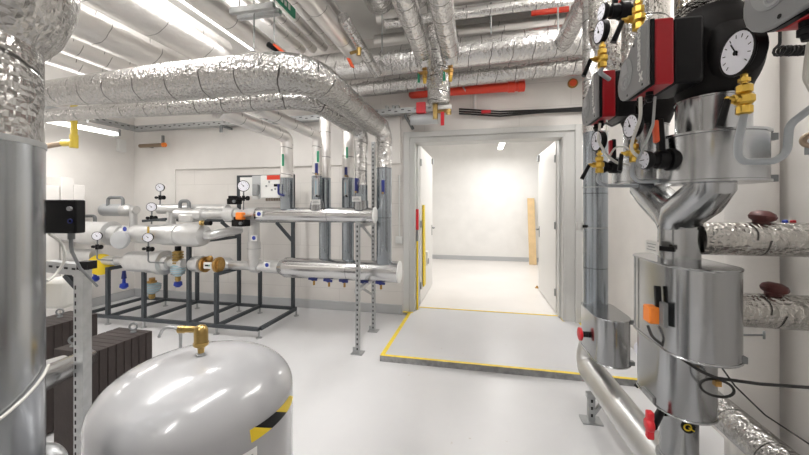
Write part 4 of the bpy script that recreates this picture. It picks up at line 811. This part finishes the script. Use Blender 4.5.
# ================================================================== RIGHT: PUMPS AND HEADER
PXX = .88
def stadium(cy0, cy1, x, r, n=12):
    return [(x + r * math.cos(PI * k / n), cy1 + r * math.sin(PI * k / n)) for k in range(n + 1)] + [(x - r * math.cos(PI * k / n), cy0 - r * math.sin(PI * k / n)) for k in range(n + 1)]
def jacket(t, name, cy0, cy1, x, r, z0, z1, mat='galv', rim=.006):
    poly = stadium(cy0, cy1, x, r); o = t.part(name, MB().prism(poly, (0, 0, z0), (1, 0, 0), (0, 1, 0), (0, 0, z1 - z0)), mat)
    for z in (z0 + .004, z1 - .004): t.part('rim', MB().sweep([V((px, py, z)) for px, py in poly], .005, 6, False, True), 'galv')
    return o
# floor header pipe
t = T('floor_pipe', (.84, 2, 0), 'thick smooth pipe running along the floor below the pumps', 'pipe')
t.part('pipe_body', MB().tube([(.855, 2.82, .50), (.82, 2.86, .29), (.835, 2.2, .29), (.88, 1.2, .29)], .088, .12, 28), 'floorpipe')
p = on_z(591, 421, 0)
t = T('pipe_support', (p.x, p.y, 0), 'small galvanised floor bracket under the thick floor pipe', 'bracket')
t.part('foot_plate', MB().box((p.x, p.y, .005), (.13, .10, .01)), 'strut'); b = MB().box((p.x, p.y, .10), (.042, .042, .18)); holes(b, p.x, p.y, 0, .19, (0, -1, 0)); t.part('post', b, ['strut', 'hole']); t.part('arm', MB().span((p.x - .03, p.y - .02, .165), (p.x + .15, p.y + .02, .2)), 'strut'); t.part('brace', MB().bar((p.x + .01, p.y, .04), (p.x + .09, p.y, .17), .02, .02), 'strut')
# slim vertical pipe
X1, Y1 = .855, 2.78
t = T('vertical_pipe', (X1, Y1, .3), 'slim sheet-clad vertical pipe right of the door frame, foil wrapped above', 'pipe')
zf = on_y(590, 133, Y1).z
t.part('cladding', MB().cyl((X1, Y1, .5), (X1, Y1, zf), .083, seg=32), 'galvb'); t.part('foil_length', MB().tube([(X1, Y1, zf), (X1, Y1, 3.17), (X1, 3.8, 3.19)], .086, .22, 24), 'foil')
for z in (on_y(590, 188, Y1).z, on_y(590, 228, Y1).z): t.part('joint_bead', MB().cyl((X1, Y1, z), (X1, Y1, z + .008), .0845, seg=32), 'strut')
p = on_y(579, 226, Y1); t = T('tag', p, 'small white tag bracketed to the slim vertical pipe beside the door', 'tag'); t.part('plate', MB().box(p - V((.0, .02, 0)), (.05, .006, .065)), 'white'); t.part('bracket', MB().bar(p + V((.02, -.01, 0)), (X1 - .07, Y1 - .05, p.z), .015, .02), 'black')
t = T('valve_jacket', (X1, 2.6, .46), 'oval sheet-metal valve jacket at the foot of the slim vertical pipe', 'jacket')
jacket(t, 'shell', 2.50, 2.76, X1 + .01, .108, .47, .775); [t.part('latch', MB().box((X1 + .115, 2.46, z), (.03, .03, .025)), 'greyd') for z in (.49, .755)]; t.part('handle', MB().cyl((X1 - .10, 2.62, .60), (X1 - .14, 2.62, .60), .02), 'black'); t.part('knob', MB().lathe((X1 - .135, 2.62, .60), (-1, 0, 0), [(0, .035), (.005, .045), (.02, .045), (.025, .03)]), 'red', label='red knob')
# main column under the pumps
Yc_ = 1.75
t = T('pump_column', (PXX, Yc_, .29), 'sheet-clad pipe column forking into two legs below the twin pumps', 'pipe')
t.part('base_pipe', MB().cyl((PXX, Yc_, .30), (PXX, Yc_, .66), .070, seg=32), 'galv'); t.part('base_band', MB().lathe((PXX, Yc_, .37), (0, 0, 1), [(0, .085), (.012, .085), (.012, .075), (.02, .075)], 32), 'strut')
t.part('stem', MB().cyl((PXX, Yc_, 1.24), (PXX, Yc_, 1.46), .077, seg=36).cyl((PXX, Yc_, 1.425), (PXX, Yc_, 1.433), .0785, seg=36), 'galv')
YA, YBp = 1.53, 2.06
for n, y, zt in (('near_leg', YA, 1.60), ('far_leg', YBp, 1.60)):
    s = 1 if y > Yc_ else -1
    pts = [(PXX, Yc_, 1.42), (PXX, Yc_ + s * .03, 1.475), (PXX, y - s * .06, 1.535), (PXX, y, 1.58), (PXX, y, 1.66)] if s < 0 else [(PXX, Yc_, 1.42), (PXX, Yc_ + .03, 1.46), (PXX, y - .10, 1.55), (PXX, y, 1.60), (PXX, y, 1.66)]
    t.part('leg', MB().sweep(pts, [.080, .081, .079, .073, .071], 36), 'galv', label='near leg' if s < 0 else 'far leg')
t = T('valve_jacket', (PXX, 1.77, .86), 'tall sheet-metal valve jacket on the pump column with an orange motor', 'jacket')
jacket(t, 'shell', 1.615, 1.87, PXX + .005, .128, .90, 1.262); t.part('seam', MB().span((PXX - .130, 1.858, .91), (PXX - .1278, 1.864, 1.255)), 'greyd')
t.part('latch', MB().box((PXX + .11, 1.55, .915), (.025, .025, .025)), 'greyd')
t = T('valve_jacket', (PXX, 1.75, .56), 'lower sheet-metal jacket under the one with the orange motor', 'jacket')
jacket(t, 'shell', 1.70, 1.86, PXX - .005, .108, .62, .898); t.part('clip', MB().box((PXX - .112, 1.76, .64), (.02, .10, .025)), 'strut')
p = on_x(654, 314, PXX - .153)
t = T('orange_actuator', p, 'bright orange valve motor on the side of the tall valve jacket', 'actuator'); t.part('case', MB().box(p + V((-.01, 0, 0)), (.04, .062, .07)), 'orange', bevel=.006); t.part('mount', MB().box(p + V((.015, -.045, .012)), (.02, .035, .10)), 'greyd', bevel=.004); t.part('lever', MB().bar(p + V((.012, -.01, .03)), p + V((.012, -.0, .12)), .022, .02), 'black', bevel=.004)
p = on_x(653, 425, PXX - .16)
t = T('shutoff_valve', p, 'red T-shaped shut-off handle at the foot of the pump column', 'handle'); t.part('spindle', MB().cyl((p.x, p.y, p.z - .005), (PXX - .07, Yc_, p.z - .005), .016), 'black'); t.part('grip', MB().lathe((p.x - .012, p.y, p.z), (-1, 0, 0), [(-.012, .02), (-.01, .028), (.012, .028), (.016, .02)], 20).box((p.x - .012, p.y, p.z), (.026, .03, .115)), 'red', bevel=.006)
p = on_y(688, 427, Yc_ - .069); t = T('sticker', p, 'yellow and black warning sticker on the pump column foot', 'sticker', None); t.part('sheet', MB().cyl(p + V((0, .02, 0)), p + V((0, -.004, 0)), .026), 'black'); t.part('symbol', MB().torus(p + V((-.003, -.004, 0)), (0, 1, 0), .013, .003).bar(p + V((.0, -.005, .0)), p + V((.02, -.005, -.012)), .008, .004), 'yellow')
p = on_x(652, 247, PXX - .12); t = T('tag', p, 'white sign plate on a bracket at the pump column above the tall jacket', 'tag'); t.part('plate', MB().box(p, (.006, .11, .052)), 'white'); t.part('bracket', MB().bar(p + V((.004, -.03, -.0)), (PXX - .07, p.y - .08, p.z), .014, .02), 'black'); pr = MB()
for k in range(3): pr.box(p + V((-.0036, 0, .014 - .013 * k)), (.001, .08 - .02 * (k % 2), .004))
t.part('print', pr, 'grey')
# foil branches to the right and red caps
def crumple(name, pts, r, label, seam=True, mat='foil3', bend=.12, cat='pipe'): return single(name, MB().tube(pts, r, bend, 26, 8), mat, label, cat, 'foil branches at right')
za = on_y(720, 238.5, Yc_).z
crumple('foil_branch', [(PXX + .07, Yc_, za), (XR - .01, Yc_, za)], .072, 'upper foil-wrapped branch running right from the pump column')
zb2_ = on_y(770, 311, Yc_).z
crumple('foil_branch', [(PXX + .12, Yc_, zb2_), (XR - .01, Yc_, zb2_)], .072, 'lower foil-wrapped branch running right from the tall jacket')
crumple('foil_branch', [(1.26, 2.45, .42), (1.25, .6, .40)], .078, 'foil-wrapped pipe low along the right wall by the floor', mat='foil2')
single('foil_branch', MB().cyl((1.28, 2.62, .3), (1.28, 2.62, .85), .06), 'foil2', 'vertical foil pipe behind the tall jacket by the right wall', 'pipe')
for px, py, z, lb in ((761, 218, za, 'upper'), (773, 291, zb2_, 'lower')):
    p = on_y(px, py, Yc_); t = T('bleed_valve', (p.x, Yc_, z + .07), 'dark red wrapped valve cap on the %s foil branch' % lb, 'valve', 'red caps'); b = z + .068
    t.part('stem', MB().cyl((p.x, Yc_, b), (p.x, Yc_, b + .02), .028), 'knob'); t.part('cap', MB().lathe((p.x, Yc_, b), (.15, 0, 1), [(.006, .026), (.018, .043), (.03, .047), (.044, .040), (.054, .022)], 9), 'knob')
for px, mat, lb in ((785, 'bluem', 'blue'), (793, 'redp', 'red')): p = on_y(px, 222, Yc_ + .02); single('plug', MB().lathe((p.x, p.y, za + .066), (0, 0, 1), [(0, .010), (.014, .010), (.017, .006)], 10), mat, 'small %s plug on top of the upper foil branch' % lb, 'plug')
# pump flange drums
def drum(y, r, z0, z1, rn, zn, lb):
    t = T('flange_jacket', (PXX, y, z0), lb, 'jacket', 'pump flange jackets')
    t.part('drum', MB().lathe((PXX - .01, y, z0), (0, 0, 1), [(0, r + .006), (.008, r + .006), (.010, r), (z1 - z0 - .01, r), (z1 - z0 - .008, r + .006), (z1 - z0, r + .006)], 48), 'galv')
    t.part('neck', MB().lathe((PXX, y, z1), (0, 0, 1), [(0, rn), (zn - z1 - .006, rn), (zn - z1 - .005, rn + .004), (zn - z1, rn + .004)], 40), 'galv'); [t.part('latch', MB().box((PXX + r + .008, y - .03, z), (.025, .02, .025)), 'greyd') for z in (z0 + .015, z1 - .015)]
drum(YA, .164, 1.590, 1.772, .112, 1.91, 'wide sheet-metal drum below the nearer pump'); drum(YBp, .145, 1.625, 1.765, .10, 1.93, 'wide sheet-metal drum below the farther pump')
# pumps
def pump(y, dz, label, text=True):
    t = T('circulator_pump', (PXX, y, 1.93 + dz), label, 'pump', 'circulation pumps')
    zb, zt = 1.945 + dz, 2.182 + dz; y0, y1 = y - .135, y + .125; xf = .598
    # cover outline in (y, z): tall on the near side, sweeping down to a round corner on the far side
    def outline(g=0):
        P = [(y0 - g, zb - g), ]
        c = (y1 - .072, zb + .072); R = .072 + g
        P += [(c[0] + R * math.sin(a), c[1] - R * math.cos(a)) for a in [math.radians(d) for d in (0, 20, 40, 60, 80, 100, 115, 130)]]
        P += [(y0 + .10, zt - .028 + g), (y0 + .06, zt + g), (y0 - g, zt + g)]; return P
    ax, ay = (0, 1, 0), (0, 0, 1)
    cv = t.part('control_cover', MB().prism(outline(), (xf, 0, 0), ax, ay, (.014, 0, 0)), 'coverg', bevel=.004)
    t.part('gasket', MB().prism(outline(.001), (xf + .0142, 0, 0), ax, ay, (.013, 0, 0)), 'black')
    t.part('red_band', MB().prism(outline(.001), (xf + .0275, 0, 0), ax, ay, (.062, 0, 0)), 'redp', bevel=.006)
    t.part('electronics_housing', MB().prism(outline(0), (xf + .0895, 0, 0), ax, ay, (.095, 0, 0)), 'black', bevel=.012)
    t.part('motor', MB().lathe((xf + .18, y + .01, 2.06 + dz), (1, 0, 0), [(0, .09), (.07, .09)], 32), 'black')
    # disc with display and buttons
    dc = V((xf - .0005, y1 - .088, zb + .10)); q = MB().lathe(dc, (-1, 0, 0), [(0, .062), (.002, .062)], 32); dp = t.part('control_panel', q, 'grey', cv)
    t.part('display', MB().prism([(-.03, .0), (.034, .0), (.034, .05), (-.005, .055)], dc + V((-.003, 0, .0)), (0, 1, 0), (0, 0, 1), (-.001, 0, 0)), 'coverl', cv); bt = MB().torus(dc + V((-.003, 0, -.035)), (1, 0, 0), .02, .003, 20, 6).cyl(dc + V((-.002, 0, -.035)), dc + V((-.005, 0, -.035)), .009, seg=12)
    for s in (-1, 1): bt.cyl(dc + V((-.002, s * .036, -.02)), dc + V((-.004, s * .036, -.02)), .006, seg=10)
    t.part('buttons', bt, 'coverl', cv)
    if text: t.part('lettering', text_mb('GRUNDFOS', .031, (xf - .0005, y0 + .045, zb + .07), (0, 0, 1), (0, 1, 0), .0008), 'white', cv)
    x_ = MB(); o = V((xf - .001, y0 + .04, zb + .045))
    for s in (-1, 1): x_.bar(o + V((0, -.012, -.016 * s)), o + V((0, .012, .016 * s)), .007, .002, (1, 0, 0))
    t.part('emblem', x_, 'white', cv)
    sc_ = MB()
    for (yy, zz) in ((y0 + .03, zb + .012), (y1 - .1, zb + .012), (y0 + .1, zt - .05), (y1 - .03, zb + .17)): sc_.cyl((xf - .001, yy, zz), (xf + .002, yy, zz), .005, seg=8)
    t.part('screws', sc_, 'black', cv)
    # insulated pump body
    t.part('body_shell', MB().lathe((PXX - .07, y, 2.055 + dz), (1, 0, 0), [(0, .10), (.01, .130), (.03, .150), (.06, .158), (.10, .158), (.13, .150), (.16, .130), (.18, .10), (.185, .05)], 40), 'blackm')
    t.part('neck_shell', MB().lathe((PXX, y, 1.90 + dz), (0, 0, 1), [(0, .085), (.02, .105), (.06, .12), (.28, .12), (.32, .11), (.35, .085)], 36), 'blackm')
    for yy in (y - .045, y + .03): t.part('cable_gland', MB().lathe((xf + .05, yy, zb), (0, 0, -1), [(-.005, .013), (.014, .013), (.016, .016), (.028, .016), (.03, .011), (.04, .009)], 10), 'black')
    return t
pa = pump(YA, 0, 'nearer red-banded pump over the wide drum, its whole cover visible'); pb = pump(YBp, .02, 'farther red-banded pump, half hidden behind the nearer one')
dup(pa, (0, -.72, -.07), 'red-banded pump cut off by the top right corner of the photo')
pm = bpy.data.objects
# foil above the pumps
crumple('foil_riser', [(PXX, YA, 2.27), (PXX, YA, 2.5), (PXX + .0, YA + .2, 2.7), (PXX, YA + .2, ZC)], .115, 'crumpled foil riser above the nearer pump'); crumple('foil_riser', [(PXX, YBp, 2.29), (PXX, YBp, ZC)], .11, 'crumpled foil riser above the farther pump')
crumple('foil_riser', [(.80, 2.45, ZC), (.80, 2.45, 2.62), (.92, 2.5, 2.45), (1.3, 2.5, 2.45)], .085, 'foil elbow behind the upper left gauges')
# butterfly valves with dials
def butterfly(px, py, X, y, hdir, hl, label, hmat, r=.033):
    p = on_x(px, py, X); z = p.z; p = V((X, p.y, z)); t = T('shutoff_valve', p, label, 'valve', 'handle valves with dials')
    a = V((1, .12, 0)).normalized(); L = .15
    t.part('stem', MB().lathe(p + a * .02, a, [(0, .024), (.02, .026), (.021, .034), (.05, .036), (.051, .03), (.06, .03), (.061, .042), (.095, .044), (.096, .03), (L - .02, .03)], 24), 'black')
    dl = t.part('dial_case', MB().lathe(p + a * .022, -a, [(0, r * .8), (.012, r), (.024, r), (.026, r * .9)], 24), 'black'); f = -a
    t.part('dial', MB().lathe(p + a * -.004, f, [(0, r * .9), (.0008, r * .9)], 24), 'dial', dl); u, w = perp(f); nd = MB(); c = p + f * .006
    nd.box(c + u * r * .2, (r * .7, r * .07, .0008), u, f.cross(u), f)
    for i in range(8): q = u * math.cos(i * PI / 4) + w * math.sin(i * PI / 4); nd.box(c + q * r * .72, (r * .2, r * .05, .0006), q, f.cross(q), f)
    t.part('needle', nd, 'black', dl)
    h = V(hdir).normalized(); k = p + a * .06
    b = MB().bar(k, k + h * hl, .032, .022, (1, 0, 0)); t.part('handle_core', b, 'black', bevel=.006); t.part('handle_grip', MB().bar(k + h * hl * .42 - a * .012, k + h * hl * .97 - a * .012, .026, .022, (1, 0, 0)), hmat, bevel=.006, label='coloured grip'); return t
butterfly(645, 160, .625, YA, (.0, .12, 1), .16, 'orange-handled shut-off valve with dial at the nearer pump drum', 'orangered', .036)
butterfly(602, 167, .66, YBp, (.0, .05, 1), .15, 'dark red-handled shut-off valve with dial at the farther pump drum', 'redp', .034)
p = on_x(602, 12, .60); butterfly(602, 12, .60, YBp - .05, (.0, -.08, 1), .2, 'red-handled shut-off valve with dial above the farther pump', 'red', .042)
# gauges
gd = (-.93, -.38, 0)
p = on_d(738, 53, .85)
gauge(p, (-1, -.06, 0), .054, 'largest white gauge, in front of the nearer black pump body', 'white gauges by the pumps', [V((p.x, p.y, 1.66)), V((p.x, p.y, 1.612)), V((p.x + .10, p.y, 1.612)), V((p.x + .105, p.y, 1.70)), V((p.x + .20, p.y - .02, 1.79)), V((XR - .005, p.y - .02, 1.79))], True, (-1, -.25, 0), (-.25, 0, -1), s=1.0, needle=.5)
p = on_d(631, 126, 1.36); gauge(p, (-.98, -.2, 0), .045, 'white gauge hanging under the nearer pump over a brass valve', 'white gauges by the pumps', [p + V((.0, 0, -.19)), p + V((.03, .02, -.22)), p + V((.14, .03, -.22))], True, (-1, .15, 0), (-.1, 0, -1), s=1.0, needle=.4)
p = on_d(597, 141, 1.68); gauge(p, (-.98, -.2, 0), .048, 'white gauge beside the slim vertical pipe over a brass valve', 'white gauges by the pumps', [p + V((.0, 0, -.2)), p + V((.05, .02, -.22)), p + V((.2, .05, -.22))], True, (-1, 0, 0), (-.5, 0, -1), s=1.1, needle=.3)
p = on_d(599.5, 32, 1.68); gauge(p, (-.99, -.14, 0), .052, 'white gauge above the farther pump over a brass valve', 'white gauges by the pumps', [p + V((0, 0, -.2)), p + V((.06, .05, -.22))], True, (-1, 0, 0), (-.4, 0, -1), s=1.25, needle=.3)
p = on_d(635, -14, 1.42); gauge(p, (-.99, -.14, 0), .05, 'gauge above the nearer pump, only its brass valve in view', 'white gauges by the pumps', None, True, (-1, .1, 0), (-.4, 0, -1), s=1.35, needle=.3)
# pump cables
def cab(ds, r, mat, lb, g=None): return single('cable', MB().sweep(fillet([on_d(*d) for d in ds], .05), r, 8), mat, lb, 'cable', g)
cab(((640.5, 97, 1.27), (640.5, 118, 1.27), (634, 136, 1.33), (630, 150, 1.36), (640, 158, 1.32)), .0065, 'cablew', 'pale cable hanging straight down from the nearer pump', 'pump cables')
cab(((655, 97, 1.27), (653, 125, 1.24), (643, 150, 1.24), (636, 163, 1.3), (648, 170, 1.34)), .005, 'grey', 'grey cable curving from the nearer pump past the orange handle', 'pump cables')
cab(((600, 124, 1.70), (598, 140, 1.63), (606, 155, 1.60), (617, 163, 1.60), (630, 165, 1.66)), .006, 'cablew', 'pale cable sagging from the farther pump to its drum', 'pump cables')
cab(((607, 120, 1.72), (606, 134, 1.70), (604, 150, 1.72)), .004, 'cablew', 'thin pale cable hanging beside the dark red handle', 'pump cables')
cab(((608, 158, 1.66), (616, 146, 1.62), (626, 147, 1.58), (632, 152, 1.5)), .0045, 'cablew', 'pale cable arching between the two valve dials', 'pump cables')
cab(((606, 123, 1.66), (612, 126, 1.6), (618, 123, 1.55), (628, 117, 1.5)), .0055, 'cable', 'black cable running under the farther pump', 'pump cables')
# coiled black cable and white cables of the cut-off pump
a, b = on_d(777, 51, .88), on_d(830, 50, .92); n = 110; d = b - a; pts = []
for i in range(n + 1):
    f = i / n; th = f * 2 * PI * 13; pts.append(a + d * f + V((0, 0, 1)) * .011 * math.cos(th) + FW * .011 * math.sin(th))
t = T('coil_cable', a, 'coiled black cable right of the largest gauge', 'cable'); t.part('coil', MB().sweep(pts, .0035, 6), 'cable'); t.part('lead', MB().sweep(fillet([on_d(780, 30, .84), on_d(780, 44, .86), a + V((0, 0, .011))], .02), .0035, 8), 'cable')
cab(((812, 15, .74), (811, 40, .75), (808, 62, .76), (806, 78, .78), (812, 90, .8), (824, 95, .82)), .007, 'cablew', 'thick white cable hanging at the right edge by the coiled cable')
# black cables from the orange motor
cab(((648, 326, 1.50), (652, 337, 1.46), (672, 352, 1.40), (700, 371, 1.32), (716, 378, 1.30), (760, 384, 1.27), (830, 389, 1.24)), .0062, 'cable', 'thick black cable from the orange motor sweeping right along the jacket')
lp = [on_d(717 + 17 * math.cos(a) , 388 + 8.5 * math.sin(a) + .18 * 17 * math.cos(a), 1.31) for a in [PI * 2 * i / 24 for i in range(24)]]
single('cable_loop', MB().sweep(lp, .005, 8, False, True), 'cable', 'small loop of black cable hanging below the tall jacket', 'cable')
cab(((714, 358, 1.45), (722, 368, 1.5), (735, 386, 1.52), (765, 415, 1.54), (812, 446, 1.53)), .0035, 'cable', 'thin black cable running down to the right along the wall')
p = on_d(717, 383, 1.30); single('cable_clip', MB().box(p, (.02, .02, .02)), 'bronze', 'small brown clip tying the black cable loop', 'clip')
# stay rod, white round column, wall rail
p = on_d(764, 335, 1.62); t = T('stay_rod', p, 'thin steel rod with round washer below the lower foil branch', 'rod'); t.part('rod', MB().cyl(on_d(736, 335, 1.55), p, .005, seg=8), 'greyd'); t.part('washer', MB().lathe(p, (1, -.6, 0), [(-.004, .02), (.004, .02)], 16), 'greyd')
single('round_column', MB().cyl((1.44, 2.19, 0), (1.44, 2.19, ZC), .105, seg=40), 'wall', 'white round wall column behind the foil branches', 'column')
yr0, yr1 = .9, 1.98
za_ = on_x(790, 147, XR - .05).z
t = T('wall_rail', (XR, 1.4, za_), 'grey perforated rail on the right wall behind the grey loop pipe', 'rail'); b = MB().span((XR - .045, yr0, za_ - .05), (XR, yr1, za_ + .0)); b.mi = 1
for k in range(12): b.span((XR - .046, yr0 + .05 + k * .085, za_ - .03), (XR - .0449, yr0 + .09 + k * .085, za_ - .018))
t.part('channel', b, ['greyd', 'white']); t.part('cap_plate', MB().span((XR - .03, yr0, za_ + .002), (XR, yr1, za_ + .045)), 'greypipe')
p = on_d(811, 140, 1.5); single('hose_end', MB().torus(p, (-.6, -.8, 0), .028, .008).torus(p + V((.02, .02, 0)), (-.6, -.8, 0), .022, .008), 'copper', 'round brown hose coil end at the right edge above the rail', 'hose')
# small brass tap behind the column
p = on_d(646, 372, 1.9); t = T('brass_tap', p, 'small yellow tap with black lever between the two jackets near the floor', 'tap'); t.part('body', MB().cyl(p + V((0, 0, -.05)), p + V((0, 0, .06)), .02, seg=10), 'brassy'); t.part('lever', MB().bar(p + V((-.01, -.01, -.02)), p + V((-.06, -.02, -.08)), .018, .014), 'black'); t.part('gauge_case', MB().lathe(p + V((-.02, 0, .12)), (-.8, -.6, 0), [(-.02, .04), (0, .045), (.005, .04)], 20), 'dial')
